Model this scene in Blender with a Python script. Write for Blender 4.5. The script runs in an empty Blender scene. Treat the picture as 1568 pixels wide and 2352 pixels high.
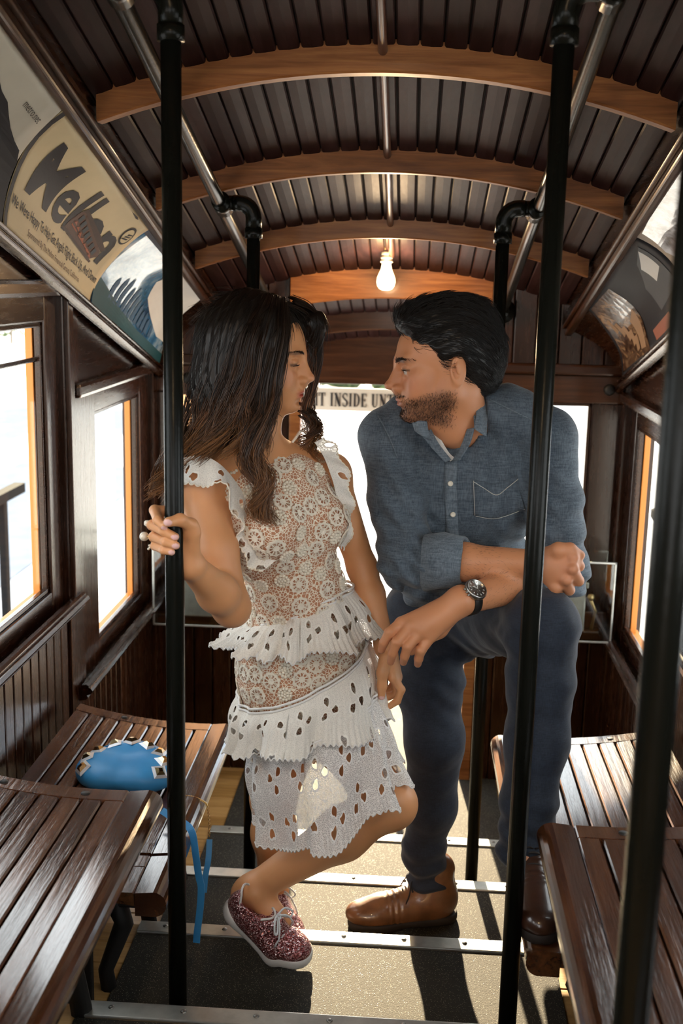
import bpy, bmesh, math, random
import numpy as np
from mathutils import Vector, Matrix
random.seed(7); RNG = np.random.default_rng(7)
SC = bpy.context.scene
COL = SC.collection
PI = math.pi
# ------------------------------------------------------------------ camera
# all coordinates below are metres with the camera at the origin, X right, Y into the car, Z up;
# the whole place is lifted by LIFT at the end so that the lowest landing lies near z = 0
LIFT = 1.95
F_PX = 2600.0
CAMR = np.array([[0.9976, 0.0350, -0.0596], [0.0644, -0.1989, 0.9779], [0.0224, -0.9794, -0.2007]])
def _orth(M):
    u, s, v = np.linalg.svd(M); return u @ v
CAMR = _orth(CAMR)
def at(x, y, Y=None, X=None, Z=None):
    d = CAMR @ np.array([x - 784.0, y - 1176.0, F_PX])
    t = Y / d[1] if Y is not None else (X / d[0] if X is not None else Z / d[2])
    return Vector(d * t)
cam_d = bpy.data.cameras.new('camera'); cam = bpy.data.objects.new('camera', cam_d); COL.objects.link(cam)
cam_d.sensor_fit = 'VERTICAL'; cam_d.sensor_height = 36.0; cam_d.lens = F_PX / 2352.0 * 36.0
cam_d.clip_start = 0.05; cam_d.clip_end = 300
cam_d.dof.use_dof = True; cam_d.dof.focus_distance = 2.35; cam_d.dof.aperture_fstop = 5.0
M = Matrix.Identity(4)
for i in range(3):
    M[i][0] = CAMR[i, 0]; M[i][1] = -CAMR[i, 1]; M[i][2] = -CAMR[i, 2]
cam.matrix_world = M
SC.camera = cam
# ------------------------------------------------------------------ world, sun, exposure
W = bpy.data.worlds.new('sky'); SC.world = W; W.use_nodes = True
_b = W.node_tree.nodes['Background']; _b.inputs[0].default_value = (0.96, 0.98, 1.0, 1); _b.inputs[1].default_value = 3.2
sun_d = bpy.data.lights.new('sun', 'SUN'); sun = bpy.data.objects.new('sun', sun_d); COL.objects.link(sun)
sun_d.energy = 17; sun_d.angle = 0.010; sun_d.color = (1.0, 0.79, 0.50)
SUN_DIR = Vector((0.085, -0.957, -0.285)).normalized()
sun.rotation_euler = SUN_DIR.to_track_quat('-Z', 'Y').to_euler()
SC.view_settings.view_transform = 'Standard'; SC.view_settings.look = 'None'
SC.view_settings.exposure = 0.68; SC.view_settings.gamma = 1.0; SC.view_settings.use_curve_mapping = False
# ------------------------------------------------------------------ materials
MATS = {}
class NT:
    def __init__(s, name):
        s.m = bpy.data.materials.new(name); s.m.use_nodes = True; s.t = s.m.node_tree
        s.b = s.t.nodes['Principled BSDF']; s.out = s.t.nodes['Material Output']; MATS[name] = s.m
    def n(s, typ, **kw):
        o = s.t.nodes.new(typ)
        for k, v in kw.items():
            if k.startswith('i_'):
                key = k[2:]; key = int(key) if key.isdigit() else key.replace('_', ' ')
                s.set(o.inputs[key], v)
            else: setattr(o, k, v)
        return o
    def set(s, sock, v):
        if isinstance(v, bpy.types.NodeSocket): s.t.links.new(v, sock)
        else: sock.default_value = v
    def P(s, **kw):
        for k, v in kw.items(): s.set(s.b.inputs[k.replace('_', ' ')], v)
    def math(s, op, a, b=0.0, c=None):
        o = s.n('ShaderNodeMath', operation=op); s.set(o.inputs[0], a); s.set(o.inputs[1], b)
        if c is not None: s.set(o.inputs[2], c)
        return o.outputs[0]
    def ramp(s, fac, stops):
        o = s.n('ShaderNodeValToRGB'); s.set(o.inputs[0], fac); e = o.color_ramp.elements
        while len(e) < len(stops): e.new(0.5)
        for el, (p, c) in zip(e, stops): el.position = p; el.color = (*c, 1) if len(c) == 3 else c
        return o.outputs[0]
    def mix(s, f, a, b, mode='MIX'):
        o = s.n('ShaderNodeMix', data_type='RGBA', blend_type=mode); s.set(o.inputs[0], f)
        for k, v in ((6, a), (7, b)): s.set(o.inputs[k], (*v, 1) if isinstance(v, tuple) and len(v) == 3 else v)
        return o.outputs[2]
    def coords(s, kind='Object', scale=(1, 1, 1), rot=(0, 0, 0)):
        tc = s.n('ShaderNodeTexCoord'); mp = s.n('ShaderNodeMapping'); s.t.links.new(tc.outputs[kind], mp.inputs[0])
        mp.inputs['Scale'].default_value = scale; mp.inputs['Rotation'].default_value = rot
        return mp.outputs[0]
    def noise(s, vec, scale, detail=4, rough=0.55, dist=0.0):
        o = s.n('ShaderNodeTexNoise'); s.set(o.inputs['Vector'], vec); o.inputs['Scale'].default_value = scale
        o.inputs['Detail'].default_value = detail; o.inputs['Roughness'].default_value = rough; o.inputs['Distortion'].default_value = dist
        return o.outputs['Fac']
    def bump(s, h, strength=0.3, dist=0.002):
        o = s.n('ShaderNodeBump'); s.set(o.inputs['Height'], h); o.inputs['Strength'].default_value = strength; o.inputs['Distance'].default_value = dist
        s.set(s.b.inputs['Normal'], o.outputs[0]); return o.outputs[0]
    def rand(s):
        return s.n('ShaderNodeObjectInfo').outputs['Random']

def wood(name, dark, mid, light, grain='y', rough=0.3, coat=0.6, fine=1.0, bump=0.15, spec=0.5):
    N = NT(name); st = {'y': (14, 1.0, 14), 'x': (1.0, 14, 14), 'z': (14, 14, 1.0)}[grain]
    tc = N.n('ShaderNodeTexCoord'); mp = N.n('ShaderNodeMapping'); N.t.links.new(tc.outputs['Object'], mp.inputs[0]); mp.inputs['Scale'].default_value = st
    r = N.rand(); off = N.n('ShaderNodeCombineXYZ'); N.set(off.inputs[0], N.math('MULTIPLY', r, 37.0)); N.set(off.inputs[1], N.math('MULTIPLY', r, 11.0))
    N.t.links.new(off.outputs[0], mp.inputs['Location'])
    g1 = N.noise(mp.outputs[0], 2.2 * fine, 5, 0.6, 1.2); g2 = N.noise(mp.outputs[0], 11 * fine, 3, 0.6)
    f = N.math('ADD', N.math('MULTIPLY', g1, 0.75), N.math('MULTIPLY', g2, 0.3))
    f = N.math('ADD', f, N.math('MULTIPLY', N.math('SUBTRACT', r, 0.5), 0.22))
    c = N.ramp(f, [(0.30, dark), (0.52, mid), (0.72, light)])
    N.P(Base_Color=c, Roughness=N.math('ADD', rough - 0.06, N.math('MULTIPLY', g2, 0.14)), Coat_Weight=coat, Coat_Roughness=0.14, Specular_IOR_Level=spec)
    if name != 'bench_wood': N.P(Specular_Tint=(1.0, 0.80, 0.64, 1))
    N.bump(N.math('ADD', g2, N.math('MULTIPLY', g1, 0.6)), bump, 0.002)
    return N.m
def plain(name, col, rough=0.5, metal=0.0, coat=0.0, noise=0.0, nscale=30, bump=0.0, bscale=200, spec=0.5):
    N = NT(name)
    if noise:
        f = N.noise(N.coords(), nscale, 5)
        a = tuple(max(0, v * (1 - noise)) for v in col); b = tuple(min(1, v * (1 + noise)) for v in col)
        N.P(Base_Color=N.ramp(f, [(0.3, a), (0.7, b)]))
    else: N.P(Base_Color=(*col, 1))
    N.P(Roughness=rough, Metallic=metal, Coat_Weight=coat, Specular_IOR_Level=spec)
    if bump: N.bump(N.noise(N.coords(), bscale, 3), bump, 0.001)
    return N.m
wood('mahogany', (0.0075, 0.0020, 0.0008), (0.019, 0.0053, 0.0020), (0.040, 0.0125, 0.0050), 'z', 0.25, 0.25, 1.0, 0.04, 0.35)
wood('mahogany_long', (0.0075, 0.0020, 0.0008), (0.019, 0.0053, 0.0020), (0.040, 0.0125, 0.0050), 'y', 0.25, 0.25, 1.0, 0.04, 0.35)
wood('mahogany_cross', (0.014, 0.0040, 0.0014), (0.036, 0.0110, 0.0038), (0.070, 0.0240, 0.0085), 'x', 0.30, 0.2, 1.0, 0.04, 0.3)
wood('bench_wood', (0.018, 0.0050, 0.0018), (0.055, 0.0175, 0.0060), (0.125, 0.045, 0.0160), 'y', 0.17, 1.0, 1.0, 0.30, 0.6)
wood('beam_wood', (0.095, 0.027, 0.0070), (0.225, 0.078, 0.0215), (0.36, 0.145, 0.045), 'x', 0.42, 0.1, 1.0, 0.22, 0.3)
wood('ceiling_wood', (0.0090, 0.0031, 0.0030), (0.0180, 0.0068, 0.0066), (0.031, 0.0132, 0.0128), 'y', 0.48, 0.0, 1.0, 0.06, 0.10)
wood('floor_wood', (0.26, 0.13, 0.035), (0.42, 0.23, 0.07), (0.56, 0.33, 0.12), 'x', 0.38, 0.4)
plain('black_iron', (0.006, 0.0065, 0.005), 0.27, 0.0, 0.0, bump=0.30, bscale=110, spec=0.16)
plain('iron_dull', (0.010, 0.009, 0.008), 0.6, 0.0)
plain('railing_iron', (0.008, 0.009, 0.010), 0.8, spec=0.08)
plain('shadow_gap', (0.008, 0.006, 0.005), 0.8)
plain('orange_paint', (0.60, 0.20, 0.025), 0.5)
plain('aluminium', (0.50, 0.50, 0.46), 0.38, 0.85, noise=0.15, bump=0.1)
plain('screw', (0.22, 0.21, 0.19), 0.4, 0.9)
plain('brass_dull', (0.42, 0.30, 0.14), 0.4, 0.9)
plain('porcelain', (0.75, 0.66, 0.5), 0.3)
plain('conduit_paint', (0.075, 0.03, 0.018), 0.35, 0, 0.4)
plain('white_paint', (0.75, 0.73, 0.68), 0.45)
plain('concrete', (0.62, 0.63, 0.64), 0.85, noise=0.12, nscale=3)
plain('asphalt', (0.20, 0.22, 0.25), 0.85, noise=0.15, nscale=3)
plain('road_white', (0.85, 0.86, 0.88), 0.8)
plain('pale_wall', (0.80, 0.83, 0.86), 0.8)
plain('sky_window', (0.34, 0.46, 0.58), 0.2)
plain('orange_wall', (0.78, 0.36, 0.15), 0.7, noise=0.08, nscale=4)
plain('foliage', (0.07, 0.10, 0.035), 0.8, noise=0.5, nscale=9)
plain('trunk', (0.08, 0.05, 0.03), 0.9)
plain('text_black', (0.012, 0.011, 0.012), 0.45)
plain('text_brown', (0.10, 0.06, 0.04), 0.5)
plain('text_white', (0.75, 0.74, 0.70), 0.5)
def _grit():
    N = NT('grit_mat'); v = N.coords()
    n1 = N.noise(v, 420, 2); n2 = N.noise(v, 6, 4); vo = N.n('ShaderNodeTexVoronoi'); N.set(vo.inputs['Vector'], v); vo.inputs['Scale'].default_value = 400
    base = N.ramp(n2, [(0.3, (0.0145, 0.0130, 0.0095)), (0.7, (0.029, 0.0250, 0.0170))])
    speck = N.math('LESS_THAN', vo.outputs['Distance'], 0.20)
    pick = N.math('GREATER_THAN', N.n('ShaderNodeSeparateColor', i_0=vo.outputs['Color']).outputs[0], 0.5)
    f = N.math('MULTIPLY', speck, pick)
    N.P(Base_Color=N.mix(f, base, (0.42, 0.365, 0.25)), Roughness=N.math('SUBTRACT', 0.75, N.math('MULTIPLY', f, 0.4)), Specular_IOR_Level=0.25)
    N.bump(N.math('ADD', n1, f), 0.5, 0.0015)
_grit()
def _glass(name, tint, gloss):
    N = NT(name); t = N.t; t.nodes.remove(N.b)
    tr = N.n('ShaderNodeBsdfTransparent'); tr.inputs[0].default_value = (*tint, 1)
    gl = N.n('ShaderNodeBsdfGlossy'); gl.inputs['Roughness'].default_value = 0.02
    mx = N.n('ShaderNodeMixShader'); mx.inputs[0].default_value = gloss
    t.links.new(tr.outputs[0], mx.inputs[1]); t.links.new(gl.outputs[0], mx.inputs[2]); t.links.new(mx.outputs[0], N.out.inputs[0])
_glass('window_glass', (0.96, 0.98, 0.98), 0.05); _glass('acrylic', (0.93, 0.94, 0.92), 0.07)
def _bulb():
    N = NT('lit_bulb'); N.P(Base_Color=(1, 0.85, 0.6, 1), Emission_Color=(1.0, 0.70, 0.32, 1), Emission_Strength=9.0)
_bulb()
# ------------------------------------------------------------------ mesh helpers
def link(name, me, mat=None, parent=None, smooth=False):
    o = bpy.data.objects.new(name, me); COL.objects.link(o)
    if mat is not None and not me.materials: me.materials.append(MATS[mat] if isinstance(mat, str) else mat)
    if parent is not None: o.parent = parent
    if smooth: me.polygons.foreach_set('use_smooth', [True] * len(me.polygons))
    return o
def mesh(name, vs, fs, mat=None, parent=None, smooth=False):
    me = bpy.data.meshes.new(name); me.from_pydata([tuple(v) for v in vs], [], fs); me.update()
    return link(name, me, mat, parent, smooth)
def empty(name, loc=(0, 0, 0), parent=None):
    o = bpy.data.objects.new(name, None); COL.objects.link(o); o.location = loc; o.empty_display_size = 0.05
    if parent is not None: o.parent = parent
    return o
def tag(o, label=None, cat=None, group=None, kind=None):
    if label: o['label'] = label
    if cat: o['category'] = cat
    if group: o['group'] = group
    if kind: o['kind'] = kind
    return o
def box(name, x0, x1, y0, y1, z0, z1, mat, parent=None, bevel=0.0, shear=0.0, segs=2):
    """axis-aligned box; shear tilts it along the slope of the car (dz = -shear * y)"""
    bm = bmesh.new(); bmesh.ops.create_cube(bm, size=1.0)
    for v in bm.verts:
        v.co = Vector(((x0 + x1) / 2 + v.co.x * (x1 - x0), (y0 + y1) / 2 + v.co.y * (y1 - y0), (z0 + z1) / 2 + v.co.z * (z1 - z0)))
    if bevel: bmesh.ops.bevel(bm, geom=bm.edges[:], offset=bevel, segments=segs, affect='EDGES', profile=0.6)
    if shear:
        for v in bm.verts: v.co.z -= shear * v.co.y
    me = bpy.data.meshes.new(name); bm.to_mesh(me); bm.free()
    return link(name, me, mat, parent, smooth=False)
def prism_y(name, prof, y0, y1, mat, parent=None, shear=0.0, smooth=False):
    """closed (x,z) profile swept along y"""
    n = len(prof); vs = [(x, y0, z - shear * y0) for x, z in prof] + [(x, y1, z - shear * y1) for x, z in prof]
    fs = [[i, (i + 1) % n, n + (i + 1) % n, n + i] for i in range(n)] + [list(range(n))[::-1], list(range(n, 2 * n))]
    o = mesh(name, vs, fs, mat, parent); bm = bmesh.new(); bm.from_mesh(o.data); bmesh.ops.recalc_face_normals(bm, faces=bm.faces[:]); bm.to_mesh(o.data); bm.free()
    return o
def tube_geo(path, r, sides=10, cap=True):
    P = np.array([tuple(p) for p in path], float); n = len(P); R = np.full(n, r, float) if np.isscalar(r) else np.array(r, float)
    T = np.gradient(P, axis=0); T /= np.linalg.norm(T, axis=1)[:, None] + 1e-12
    u = np.array([0, 0, 1.0]) if abs(T[0][2]) < 0.9 else np.array([1.0, 0, 0]); U = []
    for t in T:
        u = u - (u @ t) * t; u /= np.linalg.norm(u) + 1e-12; U.append(u.copy())
    U = np.array(U); V = np.cross(T, U); a = np.arange(sides) * 2 * PI / sides
    vs = (P[:, None] + R[:, None, None] * (np.cos(a)[None, :, None] * U[:, None] + np.sin(a)[None, :, None] * V[:, None])).reshape(-1, 3)
    fs = [[i * sides + j, i * sides + (j + 1) % sides, (i + 1) * sides + (j + 1) % sides, (i + 1) * sides + j] for i in range(n - 1) for j in range(sides)]
    if cap: fs += [list(range(sides))[::-1], list(range((n - 1) * sides, n * sides))]
    return vs.tolist(), fs
def tube(name, path, r, mat, parent=None, sides=12):
    vs, fs = tube_geo(path, r, sides); return mesh(name, vs, fs, mat, parent, True)
def join_geo(parts):
    vs, fs = [], []
    for v, f in parts:
        k = len(vs); vs += [tuple(q) for q in v]; fs += [[i + k for i in p] for p in f]
    return vs, fs
def lathe_geo(prof, sides=20, center=(0, 0, 0)):
    """(r, z) profile about the z axis"""
    vs, fs = [], []
    for r, z in prof:
        for j in range(sides):
            a = 2 * PI * j / sides; vs.append((center[0] + r * math.cos(a), center[1] + r * math.sin(a), center[2] + z))
    for i in range(len(prof) - 1):
        for j in range(sides):
            k = (j + 1) % sides; fs.append([i * sides + j, i * sides + k, (i + 1) * sides + k, (i + 1) * sides + j])
    fs += [list(range(sides))[::-1], list(range((len(prof) - 1) * sides, len(prof) * sides))]
    return vs, fs
def rot_geo(g, M):
    return [tuple(M @ Vector(v)) for v in g[0]], g[1]
def fix_normals(o):
    bm = bmesh.new(); bm.from_mesh(o.data); bmesh.ops.recalc_face_normals(bm, faces=bm.faces[:]); bm.to_mesh(o.data); bm.free(); return o
def copy_tree(o, dx, parent=None):
    c = o.copy(); COL.objects.link(c); c.parent = parent
    if parent is None: c.location = o.location + Vector(dx)
    for ch in [q for q in bpy.data.objects if q.parent is o]: copy_tree(ch, dx, c)
    return c
# ------------------------------------------------------------------ the car: main dimensions
S_UP = 0.27                      # slope of roof line
XL, XR, XC = -0.90, 0.72, -0.085   # side walls and centre line
Y_END = 3.90
STEP_A, STEP_S, STEP_RUN = 0.87, 0.25, 0.455
EDGES = [1.85 + STEP_RUN * k for k in range(-6, 5)]      # far edge (nosing) of each tread
def tread_z(k): return -(STEP_A + STEP_S * (1.85 + STEP_RUN * k))
# --- floor: stepped treads of boards, mats and nosings
floor = empty('floor', (0, 2.0, -1.9)); tag(floor, kind='structure')
def rel(o, root): 
    o.parent = root; o.matrix_parent_inverse = Matrix.Translation(-Vector(root.location)); return o
for k in range(-6, 5):
    y1 = 1.85 + STEP_RUN * k; y0 = y1 - STEP_RUN; z = tread_z(k)
    if k == 4: y1 = 5.0
    rel(box('tread_base', XL, XR, y0, y1 - 0.002, z - 0.16, z - 0.015, 'shadow_gap'), floor)
    if k < -2:
        rel(box('tread_board', XL, XR, y0, y1, z - 0.015, z, 'floor_wood'), floor); continue
    nb = max(1, round((y1 - y0) / 0.0758)); w = (y1 - y0) / nb
    for i in range(nb):
        rel(box('floor_board', XL, XR, y0 + i * w + 0.001, y0 + (i + 1) * w - 0.001, z - 0.015, z + random.uniform(-.0006, .0006), 'floor_wood', None, 0.0015, segs=1), floor)
MX0, MX1 = -0.575, 0.352
ords = {-1: 'just past the bottom edge of the picture', 0: 'at the bottom of the picture', 1: 'under the glitter sneaker', 2: 'under the brown boot', 3: 'behind both pairs of feet', 4: 'of the landing by the doorway'}
for k in range(-1, 5):
    y1 = 1.85 + STEP_RUN * k; y0 = y1 - STEP_RUN; z = tread_z(k)
    if k == 4: y1 = 4.75
    m = box('grip_mat', MX0, MX1, y0 + 0.006, y1 - (0.045 if k < 4 else 0.0), z + 0.0008, z + 0.0048, 'grit_mat', None, 0.0012, segs=1)
    tag(m, 'dark gritty non-slip mat on the tread ' + ords[k], 'mat', 'grit mats on the steps')
    if k < 4:
        n = empty('step_nosing', ((MX0 + MX1) / 2, y1 - 0.02, z + 0.001))
        tag(n, 'metal nosing strip on the tread ' + ords[k], 'step nosing', 'metal step nosings')
        hw = (MX1 - MX0) / 2
        box('strip', -hw, hw, -0.022, 0.022, 0, 0.0075, 'aluminium', n, 0.0025)
        for i in range(7):
            g = lathe_geo([(0.0001, 0.0098), (0.0045, 0.0094), (0.006, 0.0078), (0.006, 0.006)], 10, (-hw + 0.06 + i * (2 * hw - 0.12) / 6, 0.004, 0)); mesh('screw', *g, 'screw', n, True)
# --- side walls
def side_wall(sgn, xw, zo_side, wname, wn0):
    wall = empty(wname, (xw, 2.0, -1.9)); tag(wall, kind='structure')
    X = lambda d: xw + sgn * d            # d > 0 goes outwards
    def bx(name, d0, d1, y0, y1, z0, z1, mat, par=wall, bev=0.004):
        a, b = sorted((X(d0), X(d1))); return rel(box(name, a, b, y0, y1, z0, z1, mat, None, bev), par)
    for k in range(0, 5):
        yo, zo = -0.96 * k, 0.27 * k + zo_side
        vis = k < (2 if sgn < 0 else 1)
        ya, yb = 2.93 + yo, 3.89 + yo
        # dado of beaded boards
        if vis:
            nb = 16; w = (yb - ya) / nb
            for i in range(nb):
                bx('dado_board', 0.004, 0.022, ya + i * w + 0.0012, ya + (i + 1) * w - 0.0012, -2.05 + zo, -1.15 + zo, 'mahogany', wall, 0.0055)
            bx('dado_backing', 0.022, 0.05, ya, yb, -2.05 + zo, -1.15 + zo, 'shadow_gap', wall, 0)
        else: bx('dado_panel', 0.0, 0.05, ya, yb, -2.05 + zo, -1.15 + zo, 'mahogany', wall, 0)
        # sill with moulded nose, recessed ledge
        prof = [(-0.004, -1.165), (-0.022, -1.162), (-0.028, -1.155), (-0.024, -1.149), (-0.036, -1.145), (-0.041, -1.136), (-0.036, -1.128), (-0.030, -1.127), (-0.030, -1.120), (-0.022, -1.117), (-0.008, -1.120), (0.0, -1.150), (0.045, -1.160), (0.045, -1.172)]
        o = prism_y('window_sill', [(X(d), z + zo) for d, z in prof], ya + 0.005, yb, 'mahogany_long'); rel(o, wall)
        # post between windows, and its face moulding
        bx('window_post', -0.004, 0.09, ya - 0.055 , ya + 0.075, -1.2 + zo, 0.6 + zo, 'mahogany')
        bx('post_fillet', -0.016, 0.01, ya - 0.045, ya - 0.005, -1.13 + zo + 0.27, 0.4 + zo, 'mahogany')
        # header board and moulding above the window
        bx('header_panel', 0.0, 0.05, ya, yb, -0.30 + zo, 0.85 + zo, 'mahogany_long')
        bx('head_mould', -0.022, 0.02, ya + 0.02, yb, -0.325 + zo, -0.285 + zo, 'mahogany_long', wall, 0.010)
        # window
        win = empty('window_%d' % (wn0 + k), (X(0.03), ya + 0.4, -0.7 + zo)); tag(win, kind='structure')
        g0, g1, gz0, gz1 = 3.205 + yo, 3.735 + yo, -1.078 + zo, -0.388 + zo
        bx('stile', 0.012, 0.042, ya + 0.075, g0, -1.17 + zo, -0.30 + zo, 'mahogany', win, 0.005); bx('stile', 0.012, 0.042, g1, yb - 0.02, -1.17 + zo, -0.30 + zo, 'mahogany', win, 0.005)
        bx('rail', 0.013, 0.041, g0 - .004, g1 + .004, -1.17 + zo, gz0, 'mahogany_long', win, 0.005); bx('rail', 0.013, 0.041, g0 - .004, g1 + .004, gz1, -0.30 + zo, 'mahogany_long', win, 0.005)
        for a, b, c_, d_ in ((g0, g1, gz0, gz0 + .012), (g0, g1, gz1 - .012, gz1), (g0, g0 + .012, gz0, gz1), (g1 - .012, g1, gz0, gz1)):
            bx('glazing_bead', 0.020, 0.036, a, b, c_, d_, 'mahogany_long', win, 0.003)
        bx('pane', 0.0275, 0.0305, g0 + .002, g1 - .002, gz0 + .002, gz1 - .002, 'window_glass', win, 0)
        if k == 1: bx('meeting_bar', 0.03, 0.042, g0, g1, -0.215 - 0.27 + zo, -0.203 - 0.27 + zo, 'mahogany_long', win, 0.003)
        # painted outside reveal of the window opening
        bx('outer_jamb', 0.043, 0.062, g1 - 0.004, g1 + 0.05, gz0 - .05, gz1 + .05, 'orange_paint', win, 0.002)
        bx('outer_jamb', 0.043, 0.062, g0 - 0.05, g0 - 0.005, gz0 - .05, gz1 + .05, 'orange_paint', win, 0.002)
        bx('outer_sill', 0.043, 0.075, g0 - .04, g1 + .04, gz0 - .06, gz0 - .012, 'orange_paint', win, 0.002)
    return wall
wall_left = side_wall(-1, XL, 0.0, 'wall_left', 1)
wall_right = side_wall(1, XR, -0.06, 'wall_right', 11)
# --- ceiling boards, beams, rails, coves
def ceil_z(x): return 1.09 - 0.095 * ((x + 0.08) / 0.56) ** 2
ceiling = empty('ceiling', (XC, 2.0, 0.6)); tag(ceiling, kind='structure')
CX0, CX1 = -0.665, 0.505
nb = 25; w = (CX1 - CX0) / nb
Y_CE = 4.92
for i in range(nb):
    a, b = CX0 + i * w + 0.0018, CX0 + (i + 1) * w - 0.0018; za, zb = ceil_z(a), ceil_z(b); bev = 0.0028
    prof = [(a, za + .012), (a, za + bev), (a + bev, za + (zb - za) * .1), ((a + b) / 2, (za + zb) / 2 - .001), (b - bev, zb - (zb - za) * .1), (b, zb + bev), (b, zb + .012)]
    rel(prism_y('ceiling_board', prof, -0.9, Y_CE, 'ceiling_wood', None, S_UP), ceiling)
arc = [(CX0 + (CX1 - CX0) * i / 16) for i in range(17)]
rel(prism_y('roof_deck', [(x, ceil_z(x) + .012) for x in arc] + [(x, ceil_z(x) + .05) for x in arc[::-1]], -0.9, Y_CE, 'shadow_gap', None, S_UP), ceiling)
def beam(name, y, x0, x1, depth, thick, mat, parent=None, drop=0.0, n=28):
    xs = [x0 + (x1 - x0) * i / n for i in range(n + 1)]; vs = []
    for x in xs:
        t = ceil_z(x) - S_UP * y; b = t - depth - drop; e = 0.004
        for dy, z in ((e, b), (thick - e, b), (thick, b + e), (thick, t + .01), (0, t + .01), (0, b + e)): vs.append((x, y + dy, z))
    fs = [[i * 6 + j, i * 6 + (j + 1) % 6, (i + 1) * 6 + (j + 1) % 6, (i + 1) * 6 + j] for i in range(n) for j in range(6)] + [[0, 1, 2, 3, 4, 5][::-1], [n * 6 + j for j in range(6)]]
    return fix_normals(mesh(name, vs, fs, mat, parent))
BEAM_Y = [0.28, 0.80, 1.32, 1.84, 2.356, 2.88, 3.39]
for i, y in enumerate(BEAM_Y):
    r = empty('trim_%d' % (i + 1), (XC, y, ceil_z(XC) - S_UP * y)); tag(r, kind='structure')
    rel(beam('beam', y, CX0 + .01, CX1 - .01, 0.052, 0.045, 'beam_wood'), r)
    rel(beam('beam_batten', y + 0.045, CX0 + .01, CX1 - .01, 0.030, 0.022, 'mahogany_cross'), r)
def cove(sgn, u, Y):
    if sgn < 0: p0, p1, p2 = (-0.885, 0.742), (-0.852, 0.868), (-0.675, 0.925)
    else: p0, p1, p2 = (0.705, 0.732), (0.680, 0.853), (0.515, 0.905)
    a, b, c = (1 - u) ** 2, 2 * u * (1 - u), u * u
    return Vector((a * p0[0] + b * p1[0] + c * p2[0], Y, a * p0[1] + b * p1[1] + c * p2[1] - S_UP * Y))
def bead_profile(cx, cz, sgn, h=0.05):
    """two-bead picture rail, facing the middle of the car"""
    pr = [(cx, cz - h / 2)]
    for i in range(9): pr.append((cx - sgn * (0.008 + 0.013 * math.sin(PI * i / 8)), cz - h / 2 + h * 0.58 * i / 8))
    for i in range(9): pr.append((cx - sgn * (0.004 + 0.009 * math.sin(PI * i / 8)), cz - h / 2 + h * (0.62 + 0.36 * i / 8)))
    return pr + [(cx, cz + h / 2)]
tn = 20
for sgn in (-1, 1):
    n = 10
    prof = [(cove(sgn, i / n, 0).x, cove(sgn, i / n, 0).z) for i in range(n + 1)]
    o = prism_y('trim_%d' % tn, prof + [(x + sgn * .012, z + .012) for x, z in prof[::-1]], -0.9, Y_END, 'mahogany_long', None, S_UP); tag(o, kind='structure'); tn += 1
    lo, up = cove(sgn, 0, 0), cove(sgn, 1, 0)
    o = prism_y('trim_%d' % tn, bead_profile(lo.x - sgn * 0.004, lo.z - 0.012, sgn), -0.9, Y_END, 'mahogany_long', None, S_UP); tag(o, kind='structure'); tn += 1
    pr = [(lo_x, lo_z) for lo_x, lo_z in bead_profile(0, 0, sgn, h=0.046)]; ang = sgn * 0.75; ca, sa = math.cos(ang), math.sin(ang)
    pr = [(up.x + x * ca - z * sa, up.z + 0.004 + x * sa + z * ca) for x, z in pr]
    o = prism_y('trim_%d' % tn, pr, -0.9, Y_END, 'mahogany_cross', None, S_UP); tag(o, kind='structure'); tn += 1
    # filler board between rail and ceiling boards
    ex = CX0 if sgn < 0 else CX1
    o = prism_y('trim_%d' % tn, [(up.x, up.z - .01), (ex, ceil_z(ex) - .02), (ex, ceil_z(ex) + .03), (up.x + sgn * .02, up.z + .1)], -0.9, Y_END, 'mahogany_long', None, S_UP); tag(o, kind='structure'); tn += 1
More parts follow.
